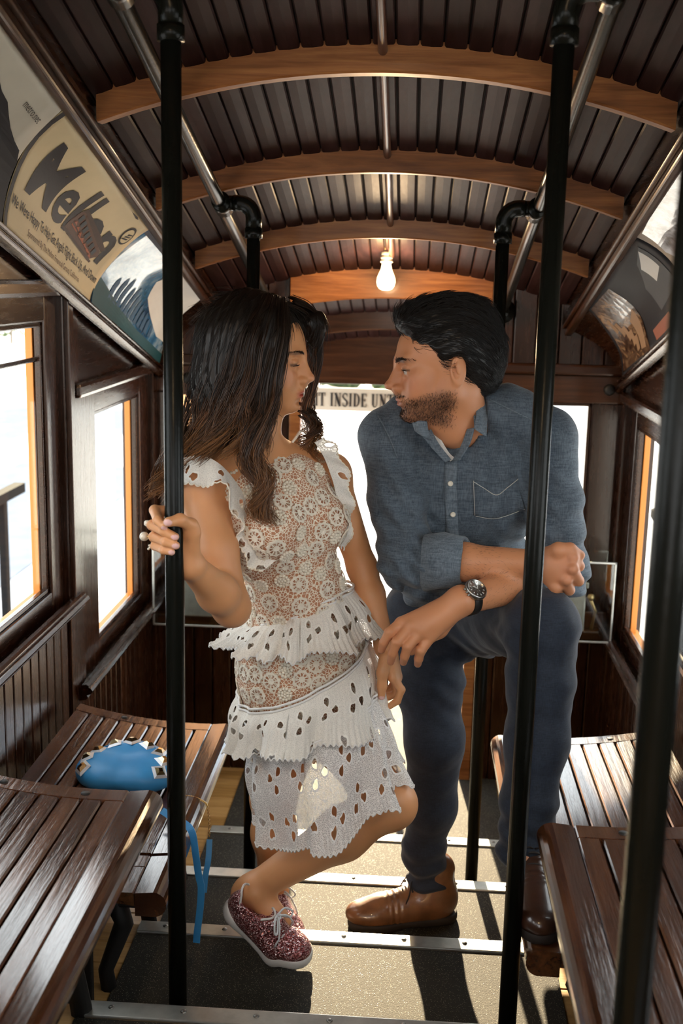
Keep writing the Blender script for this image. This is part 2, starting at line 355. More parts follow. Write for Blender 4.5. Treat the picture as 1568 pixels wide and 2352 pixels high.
# --- end wall with its doorway
wall_end = empty('wall_end', (XC, Y_END, -1.9)); tag(wall_end, kind='structure')
def eb(name, x0, x1, z0, z1, mat='mahogany_cross', d0=0.0, d1=0.05, bev=0.004, par=None):
    return rel(box(name, x0, x1, Y_END + d0, Y_END + d1, z0, z1, mat, None, bev), par or wall_end)
JL0, JL1, JR0, JR1 = -0.425, -0.385, 0.216, 0.256
eb('door_jamb', JL0, JL1, -2.1, 0.05, 'beam_wood', -0.01, 0.07); eb('door_jamb', JR0, JR1, -2.1, 0.05, 'beam_wood', -0.01, 0.07)
rel(beam('door_header', Y_END - 0.012, JL0, JR1, 0.098, 0.075, 'beam_wood'), wall_end)
for sgn, xa, xb in ((-1, XL, JL0), (1, JR1, XR)):
    g0, g1 = (XL + 0.078, JL0 - 0.07) if sgn < 0 else (JR1 + 0.07, XR - 0.107)
    zt, zb_ = -0.393, -1.13
    nb2 = 6; ww = (xb - xa) / nb2
    for i in range(nb2):
        x_ = xa + (i + .5) * ww; top = ceil_z(min(max(x_, CX0), CX1)) - S_UP * Y_END + 0.03
        eb('end_board', xa + i * ww + .0015, xa + (i + 1) * ww - .0015, -0.27, max(top, -0.2), 'mahogany', 0.004, 0.03, 0.004)
    eb('picture_rail', xa, xb, -0.298, -0.262, 'mahogany_cross', -0.016, 0.02, 0.008)
    eb('end_rail', xa, xb, zt, -0.300, 'mahogany_cross', 0.0, 0.045); 
    eb('end_stile', xa, g0, zb_, zt, 'mahogany', 0.0, 0.045); eb('end_stile', g1, xb, zb_, zt, 'mahogany', 0.0, 0.045)
    eb('end_rail', xa, xb, -1.19, zb_, 'mahogany_cross', 0.0, 0.045); eb('end_ledge', xa, xb, -1.225, -1.19, 'mahogany_cross', -0.03, 0.04, 0.008)
    eb('end_backing', xa, xb, -2.1, -1.22, 'shadow_gap', 0.03, 0.05, 0); eb('end_backing', xa, xb, -0.30, 0.02, 'shadow_gap', 0.03, 0.05, 0)
    nb3 = 7; ww = (xb - xa) / nb3
    for i in range(nb3): eb('dado_board', xa + i * ww + .0012, xa + (i + 1) * ww - .0012, -2.1, -1.22, 'mahogany', 0.006, 0.03, 0.005)
    win = empty('window_%d' % (21 if sgn < 0 else 22), ((g0 + g1) / 2, Y_END, -0.7)); tag(win, kind='structure')
    eb('pane', g0, g1, zb_, zt, 'window_glass', 0.022, 0.025, 0, win)
    for a, b, c_, d_ in ((g0, g1, zt - .012, zt), (g0, g0 + .012, zb_, zt), (g1 - .012, g1, zb_, zt), (g0, g1, zb_, zb_ + .014)): eb('glazing_bead', a, b, c_, d_, 'mahogany_cross', 0.012, 0.036, 0.003, win)
for x0_, x1_ in ((XL - .10, XL + .012), (XR - .012, XR + .10)): eb('corner_post', x0_, x1_, -2.1, 0.3, 'mahogany', -0.055, 0.06)
for i, x in enumerate((-0.78, 0.665)):
    g = rot_geo(lathe_geo([(0.0001, .018), (.012, .017), (.018, .01), (.02, 0)], 14), Matrix.Translation((x, Y_END - .002, -0.345)) @ Matrix.Rotation(PI / 2, 4, 'X'))
    rel(mesh('wall_button', *g, 'iron_dull', None, True), wall_end)
# --- upper end wall behind the camera, with its own doorway and windows
Y_TOP = -0.9
wall_top = empty('wall_back', (XC, Y_TOP, -0.7)); tag(wall_top, kind='structure')
for nm, a in (('top_panel', (XL, XR, 0.42, 1.45)), ('dado_panel', (XL, -0.43, -1.0, -0.10)), ('dado_panel', (0.25, XR, -1.0, -0.10)), ('door_jamb', (-0.47, -0.41, -1.0, 0.45)), ('door_jamb', (0.23, 0.29, -1.0, 0.45)), ('end_stile', (XL, XL + .09, -.12, .45)), ('end_stile', (XR - .09, XR, -.12, .45))):
    rel(box(nm, a[0], a[1], Y_TOP - .05, Y_TOP, a[2], a[3], 'mahogany_cross', None, .004), wall_top)
# beyond the doorway: canopy beam and outer lintel
o = beam('trim_40', 4.47, CX0 + .01, CX1 - .01, 0.070, 0.05, 'mahogany_cross'); tag(o, kind='structure')
o = box('trim_41', CX0, CX1, 4.90, 4.96, -0.440, -0.10, 'mahogany_cross', None, 0.004); tag(o, kind='structure')
# ------------------------------------------------------------------ benches
def make_bench(name, xf, xb, y0, y1, zf, label, split=None, rise=0.038):
    """slatted bench: xf front edge, xb back edge, top of the front edge at zf; slats run along the car"""
    root = empty(name, ((xf + xb) / 2, (y0 + y1) / 2, zf - 0.40)); tag(root, label, 'bench', 'slatted wooden benches')
    ox, oy, oz = root.location
    W_ = abs(xb - xf); s = 1 if xf > xb else -1       # s: +1 when the front faces +X
    def zt(u): return zf + rise * (1 - u) ** 2.0 - 0.008 * math.sin(PI * u)      # u: 0 back .. 1 front
    def strip(nm, u0, u1, ya, yb, thick, nseg=4, drop=0.0, bev=0.003, mat='bench_wood'):
        us = [u0 + (u1 - u0) * i / nseg for i in range(nseg + 1)]
        top = [(xb + s * W_ * u - ox, zt(u) - drop - oz) for u in us]
        e = bev; prof = [(top[0][0], top[0][1] - thick), (top[0][0], top[0][1] - e), (top[0][0] + s * e, top[0][1])] + top[1:-1] + [(top[-1][0] - s * e, top[-1][1]), (top[-1][0], top[-1][1] - e), (top[-1][0], top[-1][1] - thick)]
        return prism_y(nm, prof, ya - oy, yb - oy, mat, root)
    panels = [(y0, y1)] if not split else [(y0, split - 0.006), (split + 0.006, y1)]
    uf = 1 - 0.062 / W_
    for pa, pb in panels:
        er = 0.042
        strip('end_rail', 0.0, uf - .004, pa, pa + er, 0.028, 10); strip('end_rail', 0.0, uf - .004, pb - er, pb, 0.028, 10)
        strip('seat_base', 0.01, uf, pa + er, pb - er, 0.012, 8, 0.017, 0.001, 'iron_dull')
        ns = 9; du = (uf - 0.0) / ns
        for i in range(ns):
            strip('slat', i * du + 0.0012 / W_, (i + 1) * du - 0.0022 / W_, pa + er + .001, pb - er - .001, 0.024, 2, 0.0008)
        for q in (0.35, 0.78):
            g = lathe_geo([(0.0001, .0012), (.0085, .0012), (.0095, -.004)], 12, (xb + s * W_ * q * uf - ox, pb - er * .5 - oy, zt(q * uf) - oz)); mesh('bolt_plug', *g, 'iron_dull', root, True)
        # rounded front rail
        pr = []
        for i in range(11):
            a = PI / 2 - PI * 0.95 * i / 10
            pr.append((xf - s * 0.026 + s * 0.026 * math.cos(a) - ox, zf - 0.026 + 0.026 * math.sin(a) - oz))
        pr = [(xb + s * W_ * uf - ox, zt(uf) - oz - .001)] + pr + [(xb + s * W_ * uf - ox, zf - 0.052 - oz)]
        prism_y('front_rail', pr, pa - oy, pb - oy, 'bench_wood', root)
    # underframe and cast brackets
    for yy in (y0 + 0.10, (y0 + y1) / 2, y1 - 0.12):
        a, b = sorted((xb - ox, xf - s * 0.05 - ox)); box('cross_bearer', a, b, yy - .02 - oy, yy + .02 - oy, zf - .085 - oz, zf - .03 - oz, 'iron_dull', root, 0.004)
        xs = xf - s * 0.13
        pth = [(xs - ox, yy - oy, zf - .07 - oz), (xs + s * .02 - ox, yy - oy, zf - .13 - oz), (xs - s * .02 - ox, yy - oy, zf - .24 - oz), (xs + s * .01 - ox, yy - oy, zf - .44 - oz)]
        tube('leg', pth, [0.024, 0.020, 0.016, 0.022], 'iron_dull', root, 10)
        xs2 = xb + s * 0.06
        tube('leg', [(xs2 - ox, yy - oy, zf - .05 - oz), (xs2 - ox, yy - oy, zf - .44 - oz)], 0.016, 'iron_dull', root, 8)
    a, b = sorted((xb - ox, xf - s * 0.16 - ox)); box('end_panel', a, b, y0 + .03 - oy, y0 + .05 - oy, zf - .45 - oz, zf - .05 - oz, 'iron_dull', root, 0.003)
    return root
make_bench('slatted_bench', -0.44, -0.862, 0.9, 1.945, -0.943, 'large varnished slatted bench filling the lower left corner')
make_bench('slatted_bench', -0.44, -0.862, 1.965, 2.82, -1.165, 'slatted bench under the blue studded bag', split=2.115)
make_bench('slatted_bench', 0.243, 0.685, 0.8, 1.85, -0.920, 'large dark slatted bench filling the lower right corner')
make_bench('slatted_bench', 0.240, 0.685, 1.865, 2.86, -1.178, 'sunlit slatted bench under the raised boot', split=2.02)
# ------------------------------------------------------------------ poles and overhead pipes
PIPE_X = {-1: -0.495, 1: 0.292}
def pipe_z(y): return 0.961 - S_UP * y
def make_pole(x, y, zfloor, sgn, label):
    zt = pipe_z(y) + 0.004; px_ = PIPE_X[sgn]
    root = empty('grab_pole', (x, y, zfloor)); tag(root, label, 'grab pole', 'black iron grab poles')
    r = 0.0168; h = zt - zfloor
    tube('pole', [(0, 0, 0.0), (0, 0, h - 0.05)], r, 'black_iron', root, 20)
    bend = [(0, 0, h - .06)] + [(sgn * 0.036 * (1 - math.cos(a)), 0, h - .036 + .036 * math.sin(a)) for a in [PI / 2 * i / 6 for i in range(7)]]
    tube('elbow', bend + [(sgn * .05, 0, h)], 0.0205, 'black_iron', root, 16)
    dx = px_ - x
    tube('arm', [(sgn * .04, 0, h), (dx * .98, 0, h)], 0.0145, 'black_iron', root, 14)
    tube('collar_fitting', [(0, 0, h - .085), (0, 0, h - .06)], 0.0225, 'black_iron', root, 16); tube('tee_fitting', [(dx - sgn * .004, -.03, .03 * S_UP + h - .004), (dx - sgn * .004, .03, -.03 * S_UP + h - .004)], 0.0235, 'black_iron', root, 16); tube('collar_fitting', [(dx - sgn * .032, 0, h), (dx - sgn * .012, 0, h)], 0.019, 'black_iron', root, 14)
    g = lathe_geo([(.038, 0), (.038, .004), (.022, .012), (.0195, .03)], 20); mesh('foot_flange', *g, 'black_iron', root, True)
    return root
make_pole(-0.405, 1.9, tread_z(1) + .005, -1, 'tall black iron pole gripped by the ringed hand')
make_pole(0.217, 1.9, tread_z(1) + .005, 1, 'tall black iron pole in front of the denim shirt')
make_pole(-0.412, 2.9, tread_z(3) + .005, -1, 'black iron pole with an elbow joint above the long brown hair')
make_pole(0.209, 2.9, tread_z(3) + .005, 1, 'black iron pole with an elbow joint behind the denim shirt')
make_pole(0.222, 0.95, tread_z(-1) + .005, 1, 'blurred black pole down the right edge of the picture')
for sgn in (-1, 1):
    x = PIPE_X[sgn]; root = empty('overhead_rail', (x, 3.88, pipe_z(3.88)))
    tag(root, 'black pipe rail sloping under the ceiling on the %s side' % ('left poster' if sgn < 0 else 'right poster'), 'pipe rail', 'overhead pipe rails')
    o = tube('pipe', [(x, y, pipe_z(y)) for y in (-0.6, 1, 2, 3, 3.895)], 0.0165, 'black_iron', None, 18); rel(o, root)
    g = rot_geo(lathe_geo([(.042, 0), (.042, .005), (.025, .014), (.021, .03)], 20), Matrix.Translation((x, 3.888, pipe_z(3.888))) @ Matrix.Rotation(PI / 2, 4, 'X')); rel(mesh('wall_flange', *g, 'black_iron', None, True), root)
    for y in BEAM_Y[3:]:
        zt_ = ceil_z(x) - S_UP * y - .045; yy = y + .02
        if zt_ > pipe_z(yy) + .005: rel(tube('hanger', [(x, yy, pipe_z(yy)), (x, yy, zt_ + .02)], 0.008, 'black_iron', None, 8), root)
# ------------------------------------------------------------------ conduit and bulb
o = tube('wire_conduit', [(-0.082, y, 1.079 - S_UP * y) for y in (-.6, 1.0, 2.0, 3.0, 3.70)], 0.0095, 'conduit_paint', None, 12); tag(o, 'thin brown conduit running along the middle of the ceiling', 'conduit')
def hang_bulb(y, label, watts):
    lamp = empty('ceiling_bulb', (-0.098, y, 0.969 - S_UP * y)); tag(lamp, label, 'light bulb', 'bare ceiling bulbs')
    bp = [(0.0001, 0.0), (.010, .0006), (.020, .005), (.027, .014), (.0300, .026), (.0285, .040), (.023, .054), (.0175, .066), (.0150, .078), (.0140, .088)]
    mesh('glass_bulb', *lathe_geo(bp, 28), 'lit_bulb', lamp, True)
    mesh('socket', *lathe_geo([(.0145, .086), (.020, .088), (.0205, .093), (.017, .096), (.019, .099), (.0195, .105), (.017, .108), (.0175, .112), (.018, .122), (.012, .127)], 24), 'porcelain', lamp, True)
    mesh('canopy_plate', *lathe_geo([(.012, .126), (.016, .128), (.0165, .150)], 18), 'brass_dull', lamp, True)
    bl = bpy.data.lights.new('bulb_light', 'POINT'); bl.energy = watts; bl.color = (1.0, 0.70, 0.40); bl.shadow_soft_size = 0.03
    blo = bpy.data.objects.new('bulb_light', bl); COL.objects.link(blo); blo.parent = lamp; blo.location = (0, -.045, 0.02)
hang_bulb(3.70, 'glowing bare light bulb hanging above the two faces', 7.0)
hang_bulb(-0.30, 'unseen bare bulb added behind the camera for front fill', 30.0)  # out-of-frame bulb added as warm front fill, much stronger than the visible one
# ------------------------------------------------------------------ stroke lettering for the hanging sign
def ribbon(pts, w, z0=0.0, z1=0.003):
    """flat letter stroke: polyline of (x,y) with width(s), given thickness along z"""
    P = [Vector((p[0], p[1])) for p in pts]; n = len(P); Wd = [w] * n if np.isscalar(w) else w
    L, R = [], []
    for i in range(n):
        t = (P[min(i + 1, n - 1)] - P[max(i - 1, 0)]).normalized(); q = Vector((-t.y, t.x))
        L.append(P[i] + q * Wd[i] / 2); R.append(P[i] - q * Wd[i] / 2)
    vs = [(p.x, p.y, z) for z in (z0, z1) for p in L + R]; m = 2 * n; fs = []
    for i in range(n - 1):
        fs += [[i, i + 1, n + i + 1, n + i], [m + i, m + n + i, m + n + i + 1, m + i + 1], [i, m + i, m + i + 1, i + 1], [n + i, n + i + 1, m + n + i + 1, m + n + i]]
    fs += [[0, n, m + n, m], [n - 1, m + n - 1, m + 2 * n - 1, 2 * n - 1]]
    return vs, fs
def arc_pts(cx, cy, rx, ry, a0, a1, n=12): return [(cx + rx * math.cos(a0 + (a1 - a0) * i / n), cy + ry * math.sin(a0 + (a1 - a0) * i / n)) for i in range(n + 1)]
T_, t_ = 0.17, 0.055                                     # thick and thin strokes, cap height 1
def serif(x, y, w=0.26): return ([(x - w / 2, y), (x + w / 2, y)], 0.05)
GLYPH = {
 'I': (0.34, [([(0.17, 0), (0.17, 1)], T_), serif(.17, .025), serif(.17, .975)]),
 'T': (0.62, [([(0.31, 0), (0.31, 1)], T_), serif(.31, .025, .3), ([(0.02, .975), (.6, .975)], .05), ([(.04, 1), (.04, .74)], .05), ([(.58, 1), (.58, .74)], .05)]),
 'A': (0.66, [([(0.08, 0), (0.33, 1)], t_), ([(0.33, 1), (.56, 0)], T_), ([(.15, .3), (.48, .3)], t_), serif(.08, .025, .2), serif(.57, .025, .24)]),
 'W': (0.98, [([(0.1, 1), (0.3, 0)], T_), ([(.3, 0), (.47, .95)], t_), ([(.45, 1), (.66, 0)], T_), ([(.66, 0), (.86, 1)], t_), serif(.1, .975, .24), serif(.45, .975, .24), serif(.86, .975, .2)]),
 'N': (0.68, [([(0.13, 0), (0.13, 1)], t_), ([(.12, 1), (.54, 0)], T_), ([(.55, 0), (.55, 1)], t_), serif(.13, .025, .2), serif(.1, .975, .2), serif(.55, .975, .2)]),
 'S': (0.56, [(arc_pts(.28, .74, .20, .235, 0.35, PI * 1.05, 8) + arc_pts(.28, .26, .20, .245, PI * .45, -PI * .8, 10), [.05] + [.10] * 6 + [.14] * 4 + [.16] * 3 + [.12] * 5 + [.05]), ([(.46, .97), (.46, .72)], .045), ([(.09, .03), (.09, .28)], .045)]),
 'D': (0.66, [([(0.17, 0), (0.17, 1)], T_), ([(.05, .025), (.3, .025)], .05), ([(.05, .975), (.3, .975)], .05), (arc_pts(.28, .5, .28, .475, PI / 2, -PI / 2, 12), [.05, .06, .08, .11, .14, .16, .165, .16, .14, .11, .08, .06, .05])]),
 'E': (0.58, [([(0.17, 0), (0.17, 1)], T_), ([(.05, .025), (.53, .025)], .05), ([(.05, .975), (.52, .975)], .05), ([(.2, .5), (.42, .5)], .05), ([(.53, 0), (.53, .26)], .05), ([(.52, 1), (.52, .76)], .05), ([(.42, .38), (.42, .62)], .05)]),
 'U': (0.68, [([(0.16, 1), (0.16, .25)], T_), (arc_pts(.34, .25, .18, .24, PI, 2 * PI, 10), [T_, .15, .12, .09, .07, .06] + [.055] * 5), ([(.52, .25), (.52, 1)], t_), serif(.16, .975), serif(.52, .975, .2)]),
 'L': (0.56, [([(0.17, 0), (0.17, 1)], T_), serif(.17, .975), ([(.05, .025), (.52, .025)], .05), ([(.52, 0), (.52, .28)], .05)]),
 ' ': (0.30, []),
}
def stroke_text(txt, h, sx=1.0, track=0.05):
    out, x = [], 0.0
    for ch in txt:
        wd, st = GLYPH[ch]; parts = []
        for j, (pts, w) in enumerate(st):
            k = 0.0025 + 0.00012 * j
            parts.append(ribbon([((p[0] * sx + x) * h, p[1] * h) for p in pts], [q * h * sx for q in w] if not np.isscalar(w) else w * h * (sx if abs(pts[0][0] - pts[-1][0]) < .3 else 1.0), 0, k))
        x += wd * sx + track
        if parts: out.append(join_geo(parts))
    return out
sign = empty('hanging_sign', (-0.17, 4.93, -0.560)); tag(sign, 'cream hanging sign with black serif capitals in the doorway', 'sign')
box('board', -0.335, 0.40, -0.006, 0.006, 0.0, 0.100, plain('sign_cream', (0.60, 0.53, 0.42), 0.6), sign, 0.002)
letters = stroke_text('WAIT INSIDE UNTIL', 0.058, 0.80)
tx0 = at(679, 915, Y=4.92).x + 0.17
for g_v, g_f in letters: mesh('letter', [(x + tx0, -0.0065 - z, y + 0.020) for x, y, z in g_v], [f[::-1] for f in g_f], 'text_black', sign)
for x in (-0.245, 0.31):
    ring = [(x, 0, .112 + .0 + .012 * math.sin(a)) if False else (x + .011 * math.cos(a), 0, .111 + .011 * math.sin(a)) for a in [2 * PI * i / 16 for i in range(17)]]
    vs, fs = join_geo([tube_geo(ring, .0022, 6), tube_geo([(x, 0, .12), (x, 0, .16)], .0018, 6)]); mesh('hook', vs, fs, 'iron_dull', sign, True)
# ------------------------------------------------------------------ posters in the coves
def paper(name, col, rough=0.55, coat=0.0, spec=0.25):
    N = NT(name); n = N.noise(N.coords(), 9, 4); N.P(Base_Color=N.ramp(n, [(.3, tuple(c * .88 for c in col)), (.7, col)]), Roughness=rough, Coat_Weight=coat, Specular_IOR_Level=spec); return N.m
paper('paper_cream', (0.66, 0.53, 0.31)); paper('paper_grey', (0.50, 0.47, 0.38)); paper('paper_brown', (0.30, 0.25, 0.19)); paper('paper_dark', (0.022, 0.022, 0.026), .5, 0.0, .06)
paper('ink_black', (0.018, 0.016, 0.020)); paper('ink_brown', (0.10, 0.045, 0.028)); paper('ink_rust', (0.36, 0.10, 0.045)); paper('ink_slate', (0.045, 0.052, 0.06)); paper('ink_white', (0.75, 0.74, 0.70)); paper('ink_sepia', (0.36, 0.21, 0.11)); paper('ink_umber', (0.055, 0.026, 0.018)); paper('ink_navy', (0.010, 0.020, 0.055)); paper('ink_blue', (0.03, 0.10, 0.20)); paper('ink_teal', (0.012, 0.08, 0.10)); paper('ink_mauve', (0.30, 0.22, 0.22))
def _cloud():
    N = NT('print_sky'); v = N.coords(); n = N.noise(v, 7, 6, .6, .6)
    N.P(Base_Color=N.ramp(n, [(.38, (0.010, 0.055, 0.14)), (.50, (0.05, 0.20, 0.38)), (.60, (0.35, 0.50, 0.62)), (.72, (0.85, 0.88, 0.9))]), Roughness=.16, Coat_Weight=.6); N.bump(N.noise(v, 5, 2), .5, .012)
    N = NT('print_torn'); n = N.noise(N.coords(), 16, 6, .6, .5); N.P(Base_Color=N.ramp(n, [(.36, (0.16, 0.14, 0.12)), (.5, (0.42, 0.41, 0.42)), (.62, (0.80, 0.81, 0.84))]), Roughness=.12, Coat_Weight=.8)
    N = NT('print_vintage'); n = N.noise(N.coords(), 22, 5, .6, 1.0); N.P(Base_Color=N.ramp(n, [(.40, (0.02, 0.010, 0.008)), (.5, (0.10, 0.05, 0.028)), (.62, (0.36, 0.22, 0.12))]), Roughness=.2, Coat_Weight=.6)
_cloud()
class Poster:
    def __init__(s, name, sgn, lo, up, mat, label, u0=0.03, u1=0.97, curl=0.006, seed=0):
        s.sgn, s.lo, s.up, s.u0, s.u1, s.curl, s.seed = sgn, lo, up, u0, u1, curl, seed
        c = cove(sgn, .5, (lo[0] + lo[1] + up[0] + up[1]) / 4)
        s.root = empty(name, c); tag(s.root, label, 'poster', 'advertising posters in the ceiling coves')
        n, m = 22, 14; vs = []
        for off in (0.0, -0.0012):
            vs += [s.P(i / n, j / m, off) for j in range(m + 1) for i in range(n + 1)]
        k = (n + 1) * (m + 1); q = lambda i, j, o=0: o + j * (n + 1) + i; fs = []
        for j in range(m):
            for i in range(n): fs += [[q(i, j), q(i + 1, j), q(i + 1, j + 1), q(i, j + 1)], [q(i, j, k), q(i, j + 1, k), q(i + 1, j + 1, k), q(i + 1, j, k)]]
        for i in range(n): fs += [[q(i, 0), q(i, 0, k), q(i + 1, 0, k), q(i + 1, 0)], [q(i, m), q(i + 1, m), q(i + 1, m, k), q(i, m, k)]]
        for j in range(m): fs += [[q(0, j), q(0, j + 1), q(0, j + 1, k), q(0, j, k)], [q(n, j), q(n, j, k), q(n, j + 1, k), q(n, j + 1)]]
        o = mesh('sheet', vs, fs, mat, s.root, True); fix_normals(o)
    def P(s, a, b, off=0.0):
        y = (1 - b) * (s.lo[0] + (s.lo[1] - s.lo[0]) * a) + b * (s.up[0] + (s.up[1] - s.up[0]) * a)
        u = s.u0 + (s.u1 - s.u0) * b; p = cove(s.sgn, u, y); e = cove(s.sgn, min(u + .01, 1), y) - cove(s.sgn, max(u - .01, 0), y); e.normalize()
        nrm = Vector((e.z, 0, -e.x)) * (-s.sgn); 
        if nrm.x * s.sgn > 0: nrm = -nrm
        w = s.curl * (0.5 + 0.5 * math.sin(7 * a + 3 * b + s.seed) * math.cos(5 * b - 2 * a + s.seed)) + 0.010 * max(0, a - .9) * 10 * (b * (1 - b)) * 2
        return p + nrm * (0.003 + w + off) - s.root.location
    def poly(s, pts, mat, name='print', off=0.0016, res=0.06):
        me = bpy.data.meshes.new(name); bm = bmesh.new(); f = bm.faces.new([bm.verts.new((a, b, 0)) for a, b in pts]); bmesh.ops.triangulate(bm, faces=[f]) 
        for _ in range(3):
            es = [e for e in bm.edges if e.calc_length() > res]
            if not es: break
            bmesh.ops.subdivide_edges(bm, edges=es, cuts=1); bmesh.ops.triangulate(bm, faces=bm.faces[:])
        for v in bm.verts: v.co = s.P(v.co.x, v.co.y, off)
        bm.to_mesh(me); bm.free(); return link(name, me, mat, s.root)
    def text(s, txt, a0, b0, h, sx, mat, name='lettering', off=0.0012, shear=0.0, bold=0.0, width=None):
        cu = bpy.data.curves.new('t', 'FONT'); cu.body = txt; cu.size = 1.0; cu.shear = shear; cu.offset = bold; cu.fill_mode = 'FRONT'; cu.resolution_u = 3
        to = bpy.data.objects.new('t', cu); COL.objects.link(to); bpy.context.view_layer.update()
        me = bpy.data.meshes.new_from_object(to.evaluated_get(bpy.context.evaluated_depsgraph_get())); bpy.data.objects.remove(to)
        mx = max(v.co.x for v in me.vertices)
        if width: sx = width / mx
        bm = bmesh.new(); bm.from_mesh(me)
        for v in bm.verts: v.co = Vector((a0 + v.co.x * sx, b0 + v.co.y * h, 0))
        bmesh.ops.triangulate(bm, faces=bm.faces[:])
        if h > .3:
            for _ in range(4):
                es = [e for e in bm.edges if e.calc_length() > .045]
                if not es: break
                bmesh.ops.subdivide_edges(bm, edges=es, cuts=1); bmesh.ops.triangulate(bm, faces=bm.faces[:])
        for v in bm.verts: v.co = s.P(v.co.x, v.co.y, off)
        isl = [bm]
        if name == 'letter':
            bm.verts.index_update(); left = set(bm.faces); groups = []
            while left:
                st = [left.pop()]; g_ = []
                while st:
                    f_ = st.pop(); g_.append(f_)
                    for e in f_.edges:
                        for q in e.link_faces:
                            if q in left: left.remove(q); st.append(q)
                groups.append(g_)
            for g_ in groups:
                ids = {}; fs_ = [[ids.setdefault(v.index, (len(ids), tuple(v.co)))[0] for v in f_.verts] for f_ in g_]
                mesh(name, [c for _, c in sorted(ids.values())], fs_, mat, s.root)
            bm.free(); bpy.data.meshes.remove(me); return None
        me2 = bpy.data.meshes.new(name); bm.to_mesh(me2); bm.free(); bpy.data.meshes.remove(me); o = link(name, me2, mat, s.root); o['kind'] = 'stuff'; return o
p1 = Poster('cove_poster', -1, (1.30, 2.40), (1.25, 2.235), 'paper_grey', 'grey poster with a black city skyline, top left corner', seed=1)
sky = [(0, 0), (1, 0), (1, .50), (.985, .58), (.955, .60), (.945, .54), (.925, .56), (.92, .64), (.895, .65), (.89, .60), (.865, .62), (.86, .74), (.825, .755), (.81, .70), (.79, .72), (.785, .80), (.75, .81), (.74, .76), (.70, .77), (.68, .88), (.64, .89), (.62, .82), (.55, .86), (.5, .80), (.42, .9), (.3, .8), (.2, .9), (0, .85)]
p1.poly(sky, 'paper_dark', 'skyline'); p1.text('metro.net', .90, .80, .085, .03, 'text_black', width=.075)
p1.poly([(.80, .36), (.86, .46), (.93, .47), (.87, .43)], 'paper_grey', 'print', .0016)
p2 = Poster('cove_poster', -1, (2.42, 3.055), (2.245, 2.95), 'paper_cream', 'cream poster with large black lettering and a trolley drawing', seed=2.4, curl=0.009)
p2.poly([(0, 0), (.022, 0), (.022, 1), (0, 1)], 'ink_black', 'border')
p2.text('Mellon', .085, .40, .66, .2, 'ink_black', width=.84, bold=0.022, shear=0.15, name='letter', off=.0016)
p2.text('We Were Happy To Help Get Angels Flight Back Up, And Down', .035, .215, .125, .02, 'ink_black', width=.94, bold=0.008)
p2.text('Sponsored By The Mellon Financial Group California', .20, .09, .085, .02, 'ink_brown', width=.60)
_pp = p2.poly
p2.poly = lambda pts, *a_, **k_: _pp([(.47 + (x - .46) * .80, .42 + (y - .40) * .85) for x, y in pts], *a_, **k_)
car = [(.50, .40), (.53, .40), (.90, .34), (.97, .44), (.955, .50), (.60, .68), (.555, .66)]
p2.poly(car, 'ink_brown', 'trolley_drawing', .0020)
p2.poly([(.555, .665), (.58, .72), (.86, .63), (.985, .56), (.96, .50), (.60, .67)], 'ink_umber', 'trolley_drawing', .0022)
p2.poly([(.46, .385), (.50, .375), (.92, .305), (.93, .335), (.52, .405)], 'ink_umber', 'trolley_drawing', .0024)
for i in range(7):
    a = .575 + i * .050; b = .565 - i * .026
    p2.poly([(a, b), (a + .03, b - .012), (a + .042, b + .068), (a + .010, b + .082)], 'ink_slate', 'trolley_drawing', .0030)
    p2.poly([(a - .015, b - .045), (a + .03, b - .062), (a + .008, b - .018)], 'ink_rust', 'trolley_drawing', .0030)
for i in range(3):
    a = .55 + i * .12; b = .475 - i * .035; p2.poly([(a, b), (a + .09, b - .025), (a + .088, b - .008), (a, b + .017)], 'ink_rust', 'trolley_drawing', .0030)
p2.poly = _pp
ov = lambda rx, ry: [(.935 + rx * math.cos(t), .80 + ry * math.sin(t)) for t in [2 * PI * i / 20 for i in range(20)]]
p2.poly(ov(.040, .10), 'ink_black', 'oval_mark', .0014); p2.poly(ov(.031, .078), 'paper_cream', 'oval_mark', .0022)
for i in range(3): p2.poly([(.913 + .008 * i, .745 + .03 * i), (.95 + .006 * i, .77 + .035 * i), (.955 + .004 * i, .79 + .03 * i), (.918 + .005 * i, .765 + .03 * i)], 'ink_black', 'oval_mark', .0030)
p2.poly([(.80, .955), (.86, .945), (.88, .955), (.86, .965)], 'ink_black', 'tear', .0016)
p3 = Poster('cove_poster', -1, (3.045, 3.86), (2.955, 3.62), 'print_sky', 'glossy blue poster with white clouds and a tilted skyline', seed=4.0, curl=0.012)
p3.poly([(0, 0), (1, 0), (1, .14), (.6, .16), (.3, .22), (0, .34)], 'ink_teal', 'print'); p3.poly([(.62, 1), (1, 1), (1, .30), (.86, .28), (.55, .55), (.5, .74)], 'ink_white', 'print', .0009)
p3.poly([(.0, .93), (.30, .95), (.32, 1), (0, 1)], 'ink_navy', 'print', .0009)
for i, (a, h) in enumerate([(.16, .32), (.22, .40), (.27, .46), (.33, .38), (.38, .44), (.43, .36), (.48, .33), (.53, .30), (.58, .24), (.63, .26), (.68, .20), (.74, .18)]):
    p3.poly([(a, .20), (a + .035, .19), (a + .04, .20 + h * .7), (a + .022, .22 + h * .85), (a + .008, .20 + h * .7)], 'ink_blue', 'tower_print', .0016)
p3.text('YOUR', .04, .945, .05, .03, 'text_white', width=.0001) if False else None
p4 = Poster('cove_poster', 1, (1.75, 2.90), (1.70, 2.86), 'paper_brown', 'brown poster with dark lettering and a torn glossy patch', seed=3.0, curl=0.010)
p4.poly([(.52, .96), (.62, .98), (.80, .99), (.97, .96), (.985, .70), (.94, .45), (.90, .40), (.86, .56), (.80, .60), (.76, .44), (.70, .46), (.66, .62), (.60, .86), (.54, .88)], 'print_torn', 'torn_patch', .0010)
